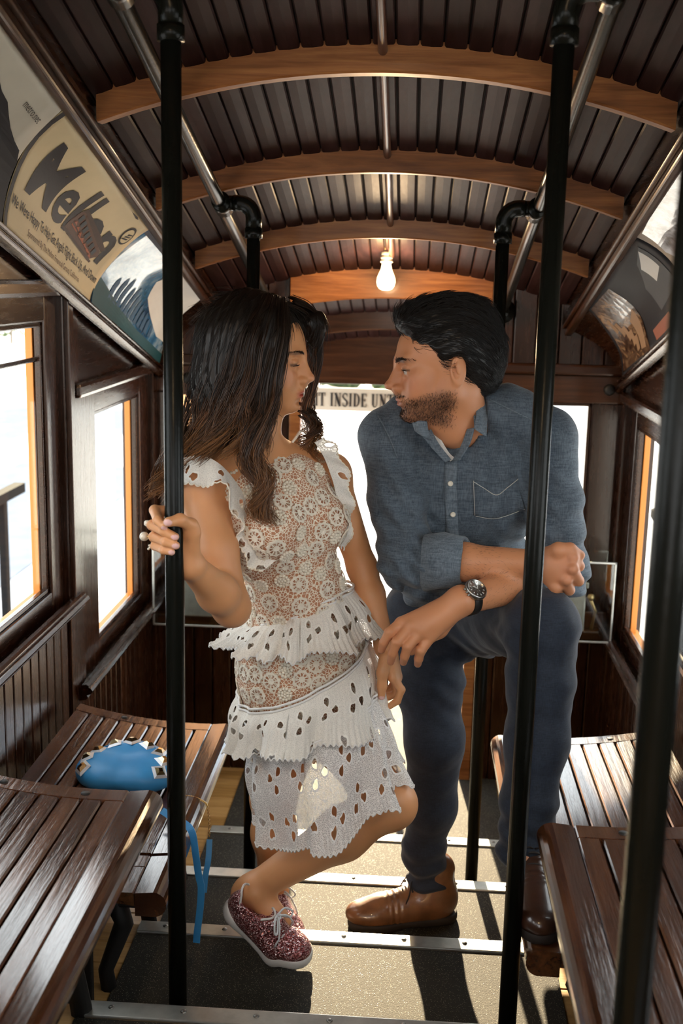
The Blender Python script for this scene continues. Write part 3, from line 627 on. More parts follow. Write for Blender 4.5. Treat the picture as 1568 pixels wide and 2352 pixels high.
p4.poly([(.90, .30), (.985, .38), (.99, .05), (.955, .06), (.93, .18)], 'ink_rust', 'print', .0014); p4.poly([(.88, .42), (.97, .52), (.985, .40), (.90, .28)], 'ink_mauve', 'print', .0016)
p4.text('INGS', .90, .16, .30, .1, 'ink_umber', width=-.30, off=.0024)
p5 = Poster('cove_poster', 1, (2.915, 3.83), (2.875, 3.56), 'paper_dark', 'dark glossy poster with an old sepia street photograph', seed=5.0, curl=0.012)
p5.poly([(.56, .03), (.97, .05), (.97, .96), (.60, .93)], 'print_vintage', 'photograph', .0010); p5.poly([(.60, .10), (.66, .12), (.72, .52), (.62, .60)], 'ink_sepia', 'print', .0018)
for i in range(5): p5.poly([(.68 + .05 * i, .15 + .1 * i), (.71 + .05 * i, .13 + .1 * i), (.75 + .045 * i, .34 + .1 * i), (.70 + .05 * i, .34 + .1 * i)], 'ink_sepia', 'print', .0020)
p5.poly([(.06, .40), (.30, .30), (.34, .62), (.22, .84), (.08, .92)], 'ink_slate', 'print', .0012); p5.poly([(.10, .66), (.20, .58), (.23, .78), (.11, .90)], 'ink_white', 'print', .0018)
p5.poly([(.22, .06), (.46, .06), (.48, .20), (.24, .22)], 'ink_rust', 'print', .0012)
# ------------------------------------------------------------------ acrylic cases on the end wall
def case(name, x0, x1, z0, z1, label):
    root = empty(name, ((x0 + x1) / 2, Y_END - 0.09, z0)); tag(root, label, 'display case', 'acrylic equipment cases')
    hx, h, d, t = (x1 - x0) / 2, z1 - z0, 0.085, 0.004
    for nm, a in (('acrylic_panel', (-hx, hx, -d, -d + t, 0, h)), ('acrylic_panel', (-hx, -hx + t, -d, d, 0, h)), ('acrylic_panel', (hx - t, hx, -d, d, 0, h)), ('acrylic_panel', (-hx, hx, -d, d, h - t, h))): box(nm, *a, 'acrylic', root)
    e = 0.006
    for a in ((-hx, hx, -d - .002, -d + e, 0, e), (-hx, hx, -d - .002, -d + e, h - e, h), (-hx, -hx + e, -d - .002, -d + e, 0, h), (hx - e, hx, -d - .002, -d + e, 0, h)): box('edge_strip', *a, 'aluminium', root, 0.001)
    box('steel_box', -hx * .55, hx * .35, -.03, .05, .02, h * .62, 'aluminium', root, 0.006); box('steel_lid', -hx * .6, hx * .4, -.036, .055, h * .62, h * .70, 'screw', root, 0.004)
    tube('lever', [(hx * .55, -.02, .03), (hx * .6, -.04, h * .35), (hx * .45, -.05, h * .5)], .006, 'brass_dull', root, 8)
    mesh('knob', *lathe_geo([(.0001, .022), (.010, .018), (.013, .008), (.008, 0)], 12, (hx * .45, -.05, h * .5)), 'brass_dull', root, True)
    return root
case('acrylic_case', 0.44, 0.70, -1.188, -0.905, 'clear acrylic case with steel fittings beside the clenched fist')
case('acrylic_case', -0.872, -0.56, -1.188, -0.86, 'clear acrylic case with steel fittings behind the ringed hand')
# ------------------------------------------------------------------ outside
GZ = -2.75
o = box('ground', -60, 60, -30, 120, GZ - .2, GZ, 'concrete'); tag(o, kind='structure')
o = box('road', -16, -3.6, 9, 23, GZ, GZ + .02, 'asphalt'); tag(o, 'blue-grey road surface seen through the left windows', 'road')
for i in range(6):
    o = box('road_stripe', -13 + i * 1.6, -12.1 + i * 1.6, 15 + i * .2, 19.5 + i * .2, GZ + .021, GZ + .03, 'road_white'); tag(o, ['leftmost', 'second', 'third', 'fourth', 'fifth', 'rightmost'][i] + ' painted crosswalk stripe on the road left of the car', 'road stripe', 'crosswalk stripes')
def building(name, x0, x1, y0, y1, h, label, rows, cols, face, mat='pale_wall', z_first=1.5):
    root = empty(name, ((x0 + x1) / 2, (y0 + y1) / 2, GZ)); tag(root, label, 'building'); ox, oy = root.location.x, root.location.y
    box('wall', x0 - ox, x1 - ox, y0 - oy, y1 - oy, 0, h, mat, root)
    for r in range(rows):
        zz = z_first + r * (h - z_first) / rows
        for c in range(cols):
            if face == 'y':
                a = x0 + (x1 - x0) * (c + .12) / cols; b = x0 + (x1 - x0) * (c + .88) / cols; box('window', a - ox, b - ox, y0 - .05 - oy, y0 + .05 - oy, zz, zz + .9, 'sky_window', root, .01)
            elif face == 'x+':
                a = y0 + (y1 - y0) * (c + .12) / cols; b = y0 + (y1 - y0) * (c + .88) / cols; box('window', x1 - .05 - ox, x1 + .05 - ox, a - oy, b - oy, zz, zz + .9, 'sky_window', root, .01)
            else:
                a = y0 + (y1 - y0) * (c + .12) / cols; b = y0 + (y1 - y0) * (c + .88) / cols; box('window', x0 - .05 - ox, x0 + .05 - ox, a - oy, b - oy, zz, zz + .9, 'sky_window', root, .01)
    return root
building('office_building', 4.2, 14, 17, 30, 9, 'white building with pale blue windows outside the right window', 5, 4, 'y', z_first=.5)
building('office_building', -8.6, -5.6, 26, 40, 9, 'white building with pale blue bands outside the left window', 5, 3, 'y', z_first=.4)
def railing(x, y0, y1, ztop, n, label):
    root = empty('railing', (x, (y0 + y1) / 2, GZ)); tag(root, label, 'railing', 'dark railings beside the track'); oy = root.location.y
    zt = ztop - GZ; box('top_rail', -.035, .035, y0 - oy, y1 - oy, zt - .06, zt, 'railing_iron', root, .006); box('bottom_rail', -.02, .02, y0 - oy, y1 - oy, zt - .95, zt - .91, 'railing_iron', root, .004)
    for i in range(n):
        y = y0 + (y1 - y0) * (i + .5) / n; box('post', -.02, .02, y - oy - .03, y - oy + .03, 0, zt - .05, 'railing_iron', root, .003)
railing(-2.35, 4.2, 6.6, -1.24, 4, 'dark metal railing outside the left windows'); railing(1.62, 5.6, 7.4, -1.42, 3, 'dark metal railing outside the right window')
def planks(x, y0, y1, z0, z1, n, label):
    root = empty('plank_fence', (x, (y0 + y1) / 2, GZ)); tag(root, label, 'fence'); h = (z1 - z0) / n
    for i in range(n): box('plank', -.03, .03, y0 - root.location.y, y1 - root.location.y, z0 - GZ + i * h + .006, z0 - GZ + (i + 1) * h - .004, 'orange_wall', root, .006)
planks(1.85, 5.2, 6.9, GZ + .02, -0.85, 8, 'orange plank fence outside the right window')
planks(1.35, 5.05, 5.6, GZ + .02, -0.15, 10, 'tall orange boarding beside the right end window') if False else None
st = empty('ticket_booth', (-1.22, 7.0, GZ)); tag(st, 'orange sunlit station booth seen past the left end window', 'booth'); box('wall', -.5, .5, -.3, .3, 0, 3.9, 'orange_wall', st, .01); box('roof', -.56, .56, -.36, .36, 3.9, 4.02, 'orange_paint', st, .01); box('hatch', -.2, .2, -.32, -.30, .9, 1.4, 'trunk', st, .01)
def bush(x, y, r, h, label, seed):
    rg = random.Random(seed); root = empty('street_bush', (x, y, GZ)); tag(root, label, 'bush', 'green shrubs beyond the doorway'); vs, fs = [], []
    for i in range(420):
        p = Vector((rg.gauss(0, 1), rg.gauss(0, 1), rg.gauss(0, 1))).normalized(); p = Vector((p.x * r, p.y * r, h * .55 + p.z * h * .45)) * rg.uniform(.8, 1.05); s = rg.uniform(.10, .2); d = Vector((rg.uniform(-1, 1), rg.uniform(-1, 1), rg.uniform(-1, 1))).normalized(); e = d.orthogonal().normalized()
        k = len(vs); vs += [p + d * s, p + e * s * .5, p - d * s, p - e * s * .5]; fs.append([k, k + 1, k + 2, k + 3])
    mesh('foliage', vs, fs, 'foliage', root); tube('stem', [(0, 0, 0), (0.02, 0, h * .5)], .06, 'trunk', root, 8)
for i in range(5): bush(-3.4 + i * 1.6, 27 + (i % 2) * 2.2, .75, 0.8, ['leftmost low green shrub glimpsed above the sign', 'low green shrub right of the leftmost one above the sign', 'middle low green shrub glimpsed above the sign', 'low green shrub left of the rightmost one above the sign', 'rightmost low green shrub glimpsed above the sign'][i], i)
for i in range(4): bush(-25 + i * 4.6, 40 + 2 * i, 1.9, 3.4, ['leftmost dark tree crown at the top of the left window', 'second dark tree crown from the left in the left window', 'third dark tree crown from the left in the left window', 'rightmost dark tree crown in the left window'][i], 30 + i)
gate = empty('gate_post', (at(885, 1600, Y=4.3).x, 4.3, tread_z(4))); tag(gate, 'slim dark gate post glimpsed between the two people', 'post'); box('post', -.012, .012, -.012, .012, 0, .40, 'iron_dull', gate, .002); box('base_plate', -.03, .03, -.03, .03, 0, .008, 'iron_dull', gate, .002); mesh('cap', *lathe_geo([(.016, .40), (.016, .41), (.004, .425)], 10), 'iron_dull', gate, True)
# ------------------------------------------------------------------ sculpting engine: smooth unions of round cones and ellipsoids, meshed by surface nets
f32 = np.float32
def A3(*v): return np.array(v, float)
def J(x, y, Y): return np.array(at(x, y, Y=Y))
def nrm(v): v = np.array(v, float); return v / (np.linalg.norm(v) + 1e-12)
def frame(fwd, up):
    f = nrm(fwd); l = nrm(np.cross(up, f)); u = np.cross(f, l); return np.array([f, l, u])     # rows: forward, left, up
class Sculpt:
    def __init__(s): s.ops = []; s.T = None
    def _add(s, kind, data, c, r, op, k): s.ops.append((kind, data, np.array(c, float), float(r), op, k)); return s
    def cone(s, a, b, ra, rb=None, k=0.02, op='+', flat=None):
        rb = ra if rb is None else rb; a, b = np.array(a, float), np.array(b, float)
        return s._add('c', (a, b, ra, rb, flat), (a + b) / 2, np.linalg.norm(b - a) / 2 + max(ra, rb), op, k)
    def chain(s, pts, rs, k=0.02, op='+'):
        for i in range(len(pts) - 1): s.cone(pts[i], pts[i + 1], rs[i], rs[i + 1], k, op)
        return s
    def ell(s, c, r, R=None, k=0.02, op='+'):
        return s._add('e', (np.array(c, float), np.array(r, float), np.eye(3) if R is None else R), c, max(r), op, k)
    def half(s, p, n, k=0.003, op='-'):          # removes the side the normal points to
        return s._add('h', (np.array(p, float), nrm(n)), p, 1e6, op, k)
    def dist(s, P, lo=None, hi=None):
        D = np.full(len(P), 1.0, f32)
        for kind, data, c, r, op, k in s.ops:
            if lo is not None and kind != 'h':
                q = np.maximum(np.maximum(lo - c, c - hi), 0); 
                if np.linalg.norm(q) > r + 0.03 + k: continue
            if kind == 'c':
                a, b, ra, rb, flat = data; ba = (b - a).astype(f32); pa = P - a.astype(f32)
                if flat is not None:
                    ax, sc = flat; ax = np.array(ax, f32); m = b - a; pj = pa @ ax; pa = pa + np.outer(pj * (f32(1.0 / sc) - 1), ax).astype(f32); bj = float(ba @ ax); ba = ba + ax * f32(bj * (1.0 / sc - 1))
                h = np.clip((pa @ ba) / f32(ba @ ba + 1e-12), 0, 1); q = pa - h[:, None] * ba
                d = np.sqrt(np.einsum('ij,ij->i', q, q)) - (f32(ra) + h * f32(rb - ra))
                if flat is not None: d = d * f32(min(1, flat[1]))
            elif kind == 'e':
                c0, rr, R = data; q = (P - c0.astype(f32)) @ R.T.astype(f32); q1 = q / rr.astype(f32); q2 = q1 / rr.astype(f32)
                k0 = np.sqrt(np.einsum('ij,ij->i', q1, q1)); k1 = np.sqrt(np.einsum('ij,ij->i', q2, q2)) + f32(1e-9); d = k0 * (k0 - 1) / k1
            else:
                p0, n0 = data; d = -((P - p0.astype(f32)) @ n0.astype(f32))
                d = d  # negative on the side to remove after sign flip below
            if op == '+': hh = np.maximum(k - np.abs(D - d), 0) / k; D = np.minimum(D, d) - hh * hh * f32(k * .25)
            elif op == '-':
                e = -d; hh = np.maximum(k - np.abs(D - e), 0) / k; D = np.maximum(D, e) + hh * hh * f32(k * .25)
            elif op == '&': D = np.maximum(D, d)
        if s.T is not None: D = D + s.T(P).astype(f32)
        return D.astype(f32)
    def mesh(s, lo, hi, h, B=8):
        lo = np.array(lo, float); hi = np.array(hi, float); nbk = np.ceil((hi - lo) / (h * B)).astype(int); N = nbk * B + 1
        V = np.ones(N, f32)
        gi = np.stack(np.meshgrid(*[np.arange(n) for n in nbk], indexing='ij'), -1).reshape(-1, 3)
        cen = (lo + (gi + .5) * B * h).astype(f32); dc = np.concatenate([s.dist(cen[i:i + 60000]) for i in range(0, len(cen), 60000)])
        act = np.abs(dc) < B * h * 0.90 + 0.006
        for g in gi[(~act) & (dc < 0)]: V[g[0] * B:g[0] * B + B + 1, g[1] * B:g[1] * B + B + 1, g[2] * B:g[2] * B + B + 1] = -1
        idx = gi[act]
        loc = np.stack(np.meshgrid(*[np.arange(B + 1)] * 3, indexing='ij'), -1).reshape(-1, 3)
        order = np.lexsort((idx[:, 0] // 2, idx[:, 1] // 2, idx[:, 2] // 2)); idx = idx[order]
        for i in range(0, len(idx), 24):
            bl = idx[i:i + 24]; pts = (bl[:, None] * B + loc[None]).reshape(-1, 3); P = (lo + pts * h).astype(f32)
            V[pts[:, 0], pts[:, 1], pts[:, 2]] = s.dist(P, P.min(0), P.max(0))
        return surface_nets(V, lo, h)
def surface_nets(V, lo, h):
    S = V < 0; cnt = np.zeros(np.array(S.shape) - 1, np.uint8)
    for dx in (0, 1):
        for dy in (0, 1):
            for dz in (0, 1): cnt += S[dx:S.shape[0] - 1 + dx, dy:S.shape[1] - 1 + dy, dz:S.shape[2] - 1 + dz]
    C = np.argwhere((cnt > 0) & (cnt < 8)); 
    if len(C) == 0: return np.zeros((0, 3)), np.zeros((0, 4), int)
    ids = np.full(cnt.shape, -1, np.int32); ids[C[:, 0], C[:, 1], C[:, 2]] = np.arange(len(C))
    acc = np.zeros((len(C), 3)); num = np.zeros(len(C)); cor = [(a, b, c) for a in (0, 1) for b in (0, 1) for c in (0, 1)]
    val = {q: V[C[:, 0] + q[0], C[:, 1] + q[1], C[:, 2] + q[2]] for q in cor}
    for q in cor:
        for ax in range(3):
            if q[ax] == 0:
                p = list(q); p[ax] = 1; p = tuple(p); a, b = val[q], val[p]; m = (a < 0) != (b < 0); t = np.where(m, a / (a - b + 1e-20), 0)
                w = np.array(q, float)[None] + np.eye(3)[ax][None] * t[:, None]; acc += w * m[:, None]; num += m
    verts = lo + (C + acc / num[:, None]) * h; quads = []
    for ax in range(3):
        sl = [slice(None)] * 3; sh = [slice(None)] * 3; sl[ax] = slice(0, -1); sh[ax] = slice(1, None)
        E_ = np.argwhere(S[tuple(sl)] != S[tuple(sh)]); b, c = [(1, 2), (2, 0), (0, 1)][ax]
        ok = (E_[:, b] > 0) & (E_[:, c] > 0) & (E_[:, b] < S.shape[b] - 1) & (E_[:, c] < S.shape[c] - 1); E_ = E_[ok]
        inside = S[E_[:, 0], E_[:, 1], E_[:, 2]]
        def cell(db, dc_):
            q = E_.copy(); q[:, b] -= db; q[:, c] -= dc_; return ids[q[:, 0], q[:, 1], q[:, 2]]
        Q = np.stack([cell(1, 1), cell(0, 1), cell(0, 0), cell(1, 0)], 1); Q[~inside] = Q[~inside][:, ::-1]
        quads.append(Q)
    return verts, np.concatenate(quads)
def cut(vf, keep):
    """keep faces whose centre satisfies keep(points)"""
    v, f = vf; c = v[f].mean(1); f = f[keep(c)]; u, inv = np.unique(f, return_inverse=True); return v[u], inv.reshape(-1, 4)
def merge(parts):
    vs, fs, k = [], [], 0
    for v, f in parts: vs.append(v); fs.append(f + k); k += len(v)
    return np.concatenate(vs), np.concatenate(fs)
def np_mesh(name, vf, mat, parent=None, color=None, uv=None, smooth=True):
    v, f = vf; me = bpy.data.meshes.new(name); n, m = len(v), len(f)
    me.vertices.add(n); me.vertices.foreach_set('co', np.asarray(v, f32).ravel()); me.loops.add(m * 4); me.loops.foreach_set('vertex_index', np.asarray(f, np.int32).ravel())
    me.polygons.add(m); me.polygons.foreach_set('loop_start', np.arange(m, dtype=np.int32) * 4)
    me.update(calc_edges=True); me.validate()
    if color is not None:
        ca = me.color_attributes.new('Col', 'FLOAT_COLOR', 'POINT'); c4 = np.ones((n, 4), f32); c4[:, :3] = color(v) if callable(color) else color; ca.data.foreach_set('color', c4.ravel())
    if uv is not None:
        ua = me.attributes.new('PatUV', 'FLOAT2', 'POINT'); ua.data.foreach_set('vector', np.asarray(uv(v), f32).ravel())
    return link(name, me, mat, parent, smooth)
def smooth_noise(P, sc, seed=0):
    """cheap trigonometric turbulence in [-1, 1]"""
    r = np.random.default_rng(seed); o = np.zeros(len(P))
    for i in range(6):
        d = nrm(r.normal(size=3)) * sc * (1 + .35 * i); o += np.sin(P @ d + r.uniform(0, 6.28)) / (1 + .25 * i)
    return o / 3.2
def catmull(pts, n):
    P = np.array(pts, float); P = np.vstack([2 * P[0] - P[1], P, 2 * P[-1] - P[-2]]); out = []
    m = len(P) - 3
    for t in np.linspace(0, m - 1e-9, n):
        i = int(t); u = t - i; a, b, c, d = P[i:i + 4]
        out.append(.5 * ((2 * b) + (-a + c) * u + (2 * a - 5 * b + 4 * c - d) * u * u + (-a + 3 * b - 3 * c + d) * u ** 3))
    return np.array(out)
def strands(name, paths, r0, mat, parent, sides=3, taper=0.25):
    """many hair strands (k, n, 3) as one mesh"""
    P = np.asarray(paths, float); k, n, _ = P.shape; T = np.gradient(P, axis=1); T /= np.linalg.norm(T, axis=2)[..., None] + 1e-12
    ref = nrm([.3, .5, .8]); U = np.cross(T, ref); U /= np.linalg.norm(U, axis=2)[..., None] + 1e-12; Vv = np.cross(T, U)
    w = np.linspace(0, 1, n); rad = r0 * (1 - (1 - taper) * w ** 1.5); rad = rad[None, :] * (np.asarray(r0 * 0 + 1)); 
    a = np.arange(sides) * 2 * PI / sides
    vs = P[:, :, None] + rad[:, :, None, None] * (np.cos(a)[None, None, :, None] * U[:, :, None] + np.sin(a)[None, None, :, None] * Vv[:, :, None])
    i, j, q = np.meshgrid(np.arange(k), np.arange(n - 1), np.arange(sides), indexing='ij'); b = (i * n + j) * sides; q2 = (q + 1) % sides
    F = np.stack([b + q, b + q2, b + sides + q2, b + sides + q], -1).reshape(-1, 4)
    return np_mesh(name, (vs.reshape(-1, 3), F), mat, parent)
# skin and cloth materials
def _people_mats():
    N = NT('skin'); at_ = N.n('ShaderNodeAttribute', attribute_name='Col'); n = N.noise(N.coords(), 45, 4); c = N.mix(N.math('MULTIPLY', n, .22), at_.outputs['Color'], (0.55, 0.22, 0.12)); N.P(Base_Color=c, Roughness=0.46, Subsurface_Weight=0.12, Subsurface_Radius=(0.012, 0.005, 0.003), Subsurface_Scale=0.6); N.bump(N.noise(N.coords(), 500, 2), .06, .0006)
    def cloth(name, a, b, sc=900, rough=.8, warp=True, bump=.25):
        N = NT(name); v = N.coords(); n1 = N.noise(v, 26, 4); w1 = N.noise(N.coords('Object', (1, 1, .12)), sc, 2); w2 = N.noise(N.coords('Object', (.10, .10, 1)), sc, 2); f = N.math('ADD', N.math('MULTIPLY', N.math('ADD', w1, w2), .55), N.math('MULTIPLY', n1, .25)); N.P(Base_Color=N.ramp(f, [(.50, a), (.86, b)]), Roughness=rough, Sheen_Weight=.15); N.bump(N.math('ADD', w1, w2), bump, .0006)
    cloth('chambray', (0.034, 0.050, 0.070), (0.115, 0.150, 0.185), 420); cloth('chambray_edge', (0.062, 0.088, 0.115), (0.19, 0.235, 0.275), 420)
    cloth('denim', (0.0045, 0.0080, 0.017), (0.017, 0.027, 0.048), 700); cloth('tee_white', (0.62, 0.60, 0.56), (0.78, 0.76, 0.72), 900)
    plain('hair_dark', (0.010, 0.0065, 0.0045), 0.42, spec=.4); plain('hair_brown', (0.045, 0.021, 0.010), 0.36, spec=.5); plain('hair_warm', (0.13, 0.062, 0.026), 0.34, spec=.5); plain('hair_black', (0.0075, 0.0055, 0.0045), 0.40, spec=.4)
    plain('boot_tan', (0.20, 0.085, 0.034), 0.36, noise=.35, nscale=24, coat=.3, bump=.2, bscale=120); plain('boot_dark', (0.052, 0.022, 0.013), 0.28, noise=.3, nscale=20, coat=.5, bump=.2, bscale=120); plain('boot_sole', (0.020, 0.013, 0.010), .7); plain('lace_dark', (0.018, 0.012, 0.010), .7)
    plain('button_shell', (0.70, 0.64, 0.52), .3, coat=.4); plain('steel', (0.42, 0.41, 0.38), .28, .95); plain('dial_black', (0.010, 0.010, 0.012), .25, coat=.6); plain('strap_black', (0.014, 0.013, 0.012), .45); plain('thread', (0.50, 0.50, 0.46), .8)
    plain('eye_white', (0.62, 0.55, 0.48), .2, coat=.6); plain('eye_dark', (0.020, 0.012, 0.008), .12, coat=1.0)
_people_mats()
def head_ops(S, o, R, sc, male=True):
    """R rows: forward, left, up; local metres about the point between the ears"""
    L = lambda x, y, z: o + sc * (x * R[0] + y * R[1] + z * R[2]); r = lambda *a: np.array(a) * sc
    E = lambda c, rr, k=.012, op='+', RR=None: S.ell(L(*c), r(*rr), (R if RR is None else RR @ R), k * sc, op)
    def RY(a): return np.array([[math.cos(a), 0, math.sin(a)], [0, 1, 0], [-math.sin(a), 0, math.cos(a)]])
    E((-.014, 0, .040), (.100, .077, .092), .01); E((.028, 0, .030), (.070, .066, .072), .02); E((.036, 0, -.030), (.056, .056, .066), .02)
    jw = .053 if male else .046; ch = .022 if male else .017
    for s in (1, -1):
        S.cone(L(-.004, s * jw, -.040), L(.066, s * .016, -.084), .021 * sc, .017 * sc, .018 * sc); S.cone(L(.0, s * .060, .0), L(-.002, s * jw, -.042), .018 * sc, .02 * sc, .018 * sc)
        E((.056, s * .043, -.012), (.026, .022, .020), .018)
        E((.060, s * .038, -.038), (.024, .020, .026), .02)
    E((.076, 0, -.086), (.019, ch, .017), .018); E((.070, 0, -.058), (.026, .030, .026), .02)
    br = .010 if male else .006
    S.cone(L(.083, -.040, .024), L(.089, 0, .020), br * sc, br * sc, .016 * sc); S.cone(L(.083, .040, .024), L(.089, 0, .020), br * sc, br * sc, .016 * sc)
    for s in (1, -1): E((.097, s * .031, .001), (.016, .019, .013), .014, '-')
    for s in (1, -1):
        E((.0775, s * .031, .001), (.0125, .0135, .0125), .003)
        S.cone(L(.086, s * .018, .006), L(.083, s * .043, .006), .0042 * sc, .0035 * sc, .006 * sc); S.cone(L(.085, s * .019, -.008), L(.081, s * .042, -.006), .0035 * sc, .003 * sc, .006 * sc)
    nt = .1185 if male else .1150
    S.cone(L(.090, 0, .020), L(nt - .006, 0, -.024), .0070 * sc, .0082 * sc, .012 * sc); E((nt - .002, 0, -.0285), (.0095, .0105, .0085), .007)
    E((.095, 0, -.024), (.014, .0125, .019), .010); E((.096, 0, -.040), (.012, .013, .012), .010)
    for s in (1, -1): E((.1005, s * .0135, -.0345), (.0105, .0066, .0072), .006)
    lx = 0.0 if male else -.0025
    E((.0925 + lx, 0, -.058), (.0105, .025, .0062), .006); E((.0915 + lx, 0, -.0695), (.0105, .022, .0068), .006); E((.1065 + lx, 0, -.0636), (.010, .030, .0014), .003, '-')
    E((.099, 0, -.080), (.012, .022, .006), .012, '-')
    for s in (1, -1):   # ears
        Re = np.array([[math.cos(.25), s * math.sin(.25), 0], [-s * math.sin(.25), math.cos(.25), 0], [0, 0, 1]]) @ R
        S.ell(L(-.014, s * .079, .0), r(.0175, .0062, .030), Re, .005 * sc); S.ell(L(-.010, s * .073, -.020), r(.0115, .008, .014), Re, .006 * sc)
        S.ell(L(-.009, s * .0862, .003), r(.0100, .0068, .0195), Re, .003 * sc, '-'); S.ell(L(-.013, s * .083, .006), r(.0055, .0035, .013), Re, .003 * sc)
def head_color(v, o, R, sc, skin, lips, brow, beard=None, blush=None, shut=False):
    q = ((v - o) @ R.T) / sc; x, y, z = q.T; C = np.tile(np.array(skin, float), (len(v), 1))
    def mixc(m, col): C[:] = C * (1 - m[:, None]) + np.array(col) * m[:, None]
    sm = lambda e0, e1, t: np.clip((t - e0) / (e1 - e0), 0, 1) ** 2 * (3 - 2 * np.clip((t - e0) / (e1 - e0), 0, 1))
    inside = (np.abs(x) < .16) & (np.abs(y) < .12) & (np.abs(z) < .17); I = inside.astype(float)
    if blush is not None: mixc(I * .55 * np.exp(-(((x - .07) / .03) ** 2 + ((np.abs(y) - .045) / .025) ** 2 + ((z + .025) / .022) ** 2)), blush); mixc(I * .4 * np.exp(-(((x - .118) / .02) ** 2 + (y / .014) ** 2 + ((z + .03) / .014) ** 2)), blush)
    if beard is not None:
        nz = smooth_noise(v, 1100, 3) * .22 + smooth_noise(v, 160, 8) * .12
        line = -.030 - .30 * np.maximum(x - .02, 0) + .35 * np.maximum(.0 - x, 0) * 0
        m = sm(0, 1, (line - z) / .022) * sm(-.022, .012, x) * sm(-.118, -.098, z - .25 * np.minimum(x - .05, 0)); m = np.clip(m * (1 + nz) , 0, 1) * I
        m *= 1 - .8 * np.exp(-(((x - .088) / .018) ** 2 + ((np.abs(y) - .034) / .02) ** 2 + ((z + .046) / .010) ** 2)); mixc(m * .62, beard)
        mo = I * sm(.09, .098, x) * np.exp(-((z + .0505) / .0055) ** 2) * (np.abs(y) < .032); mixc(mo * .65, beard)
    lm = I * sm(.088, .094, x) * np.exp(-((z + .0636) / .0085) ** 4) * np.clip(1.6 - np.abs(y) / .0185, 0, 1); mixc(np.clip(lm, 0, 1), lips)
    ay = np.abs(y) - .031
    if not shut: mixc(I * (np.abs(ay) < .0125) * (x > .0765) * (z > -.0050 - .0 * ay) * (z < .0030) * (np.hypot(ay, z - .001) < .0128) * (x < .094), (0.55, 0.47, 0.40))
    if not shut: mixc(I * (x > .0835) * (x < .094) * (np.hypot(ay + .001, z - .000) < .0056) * (z < .0035), (0.030, 0.016, 0.010))
    zb = .0235 - .10 * np.maximum(np.abs(y) - .036, 0) + .06 * np.minimum(np.abs(y) - .02, 0)
    mixc(I * np.clip(1.5 * np.exp(-((z - zb) / (.0044 if beard is not None else .0030)) ** 2), 0, 1) * sm(.055, .07, x) * sm(.011, .020, np.abs(y)) * sm(.058, .044, np.abs(y)) * .75, brow)
    mixc(I * .92 * np.exp(-((z - .0042 + .10 * np.maximum(np.abs(y) - .038, 0) + (.005 if shut else 0)) / (.0030 if shut else .0021)) ** 2) * sm(.074, .082, x) * (np.abs(y) > .017) * (np.abs(y) < .049), (0.02, 0.011, 0.008))
    return C
def face_pts(S, o, R, sc, yz):
    yz = np.array(yz); x = np.full(len(yz), .14); f_ = lambda x: o + sc * (x[:, None] * R[0] + yz[:, :1] * R[1] + yz[:, 1:] * R[2])
    lo, hi = o - .2, o + .2
    for _ in range(30): x = x - S.dist(f_(x).astype(f32), lo, hi) / sc * .8
    return f_(x)
def face_hair(S, o, R, sc, male, mat, parent):
    r = np.random.default_rng(5); yz, meta = [], []
    for s in (1, -1):
        for i in range(150 if male else 110):
            t = r.uniform(0, 1); yz.append((s * (.013 + .044 * t), .0215 + .0055 * math.sin(PI * t * .75) - .004 * max(0, t - .7) + r.normal() * (.0022 if male else .0013) * (1 - .5 * t)))
            meta.append((nrm(R[1] * s * 1.0 + R[2] * (.35 - .6 * t) + R[0] * .10 + r.normal(size=3) * .12), r.uniform(.006, .010) * sc, R[0] * .0012, 0))
        for i in range(46):
            t = r.uniform(0, 1); yz.append((s * (.020 + .024 * t), .0032 - .0012 * t if male else -.0012 - .0022 * t)); L_ = (.0042 if male else .0075) * sc
            meta.append((nrm(R[0] * .8 + R[1] * s * (.1 + .7 * t) + R[2] * (-.15 if male else -.35)), L_, R[2] * L_ * .5, 1))
    P0 = face_pts(S, o, R, sc, yz); paths = [[p + d * L_ * q + e * (q * q if k else math.sin(PI * q)) for q in (0, .33, .66, 1)] for p, (d, L_, e, k) in zip(P0, meta)]
    o_ = strands('brow_strands', np.array(paths), .00045, mat, None, 3, .3); o_['kind'] = 'stuff'; return o_
def mask_strands(vf, weight, cnt, flow, ln, lift, seed=3, n=4):
    v, f = vf; c = v[f].mean(1); N_ = np.cross(v[f[:, 2]] - v[f[:, 0]], v[f[:, 3]] - v[f[:, 1]]); ar = np.linalg.norm(N_, axis=1); N_ /= ar[:, None] + 1e-12; w = weight(c) * ar; r = np.random.default_rng(seed); pk = r.choice(len(f), cnt, p=w / w.sum())
    p0 = c[pk] + r.normal(size=(cnt, 3)) * .0006; d = flow + r.normal(size=(cnt, 3)) * .35; nn = N_[pk]; d = d - (d * nn).sum(1)[:, None] * nn; d = d / (np.linalg.norm(d, axis=1)[:, None] + 1e-9) + nn * lift; t = np.linspace(0, 1, n); return p0[:, None] + d[:, None] * (ln * r.uniform(.6, 1.2, cnt)[:, None] * t)[..., None]
def finger(S, pts, rs, k=.004):
    S.chain(pts, rs, k)
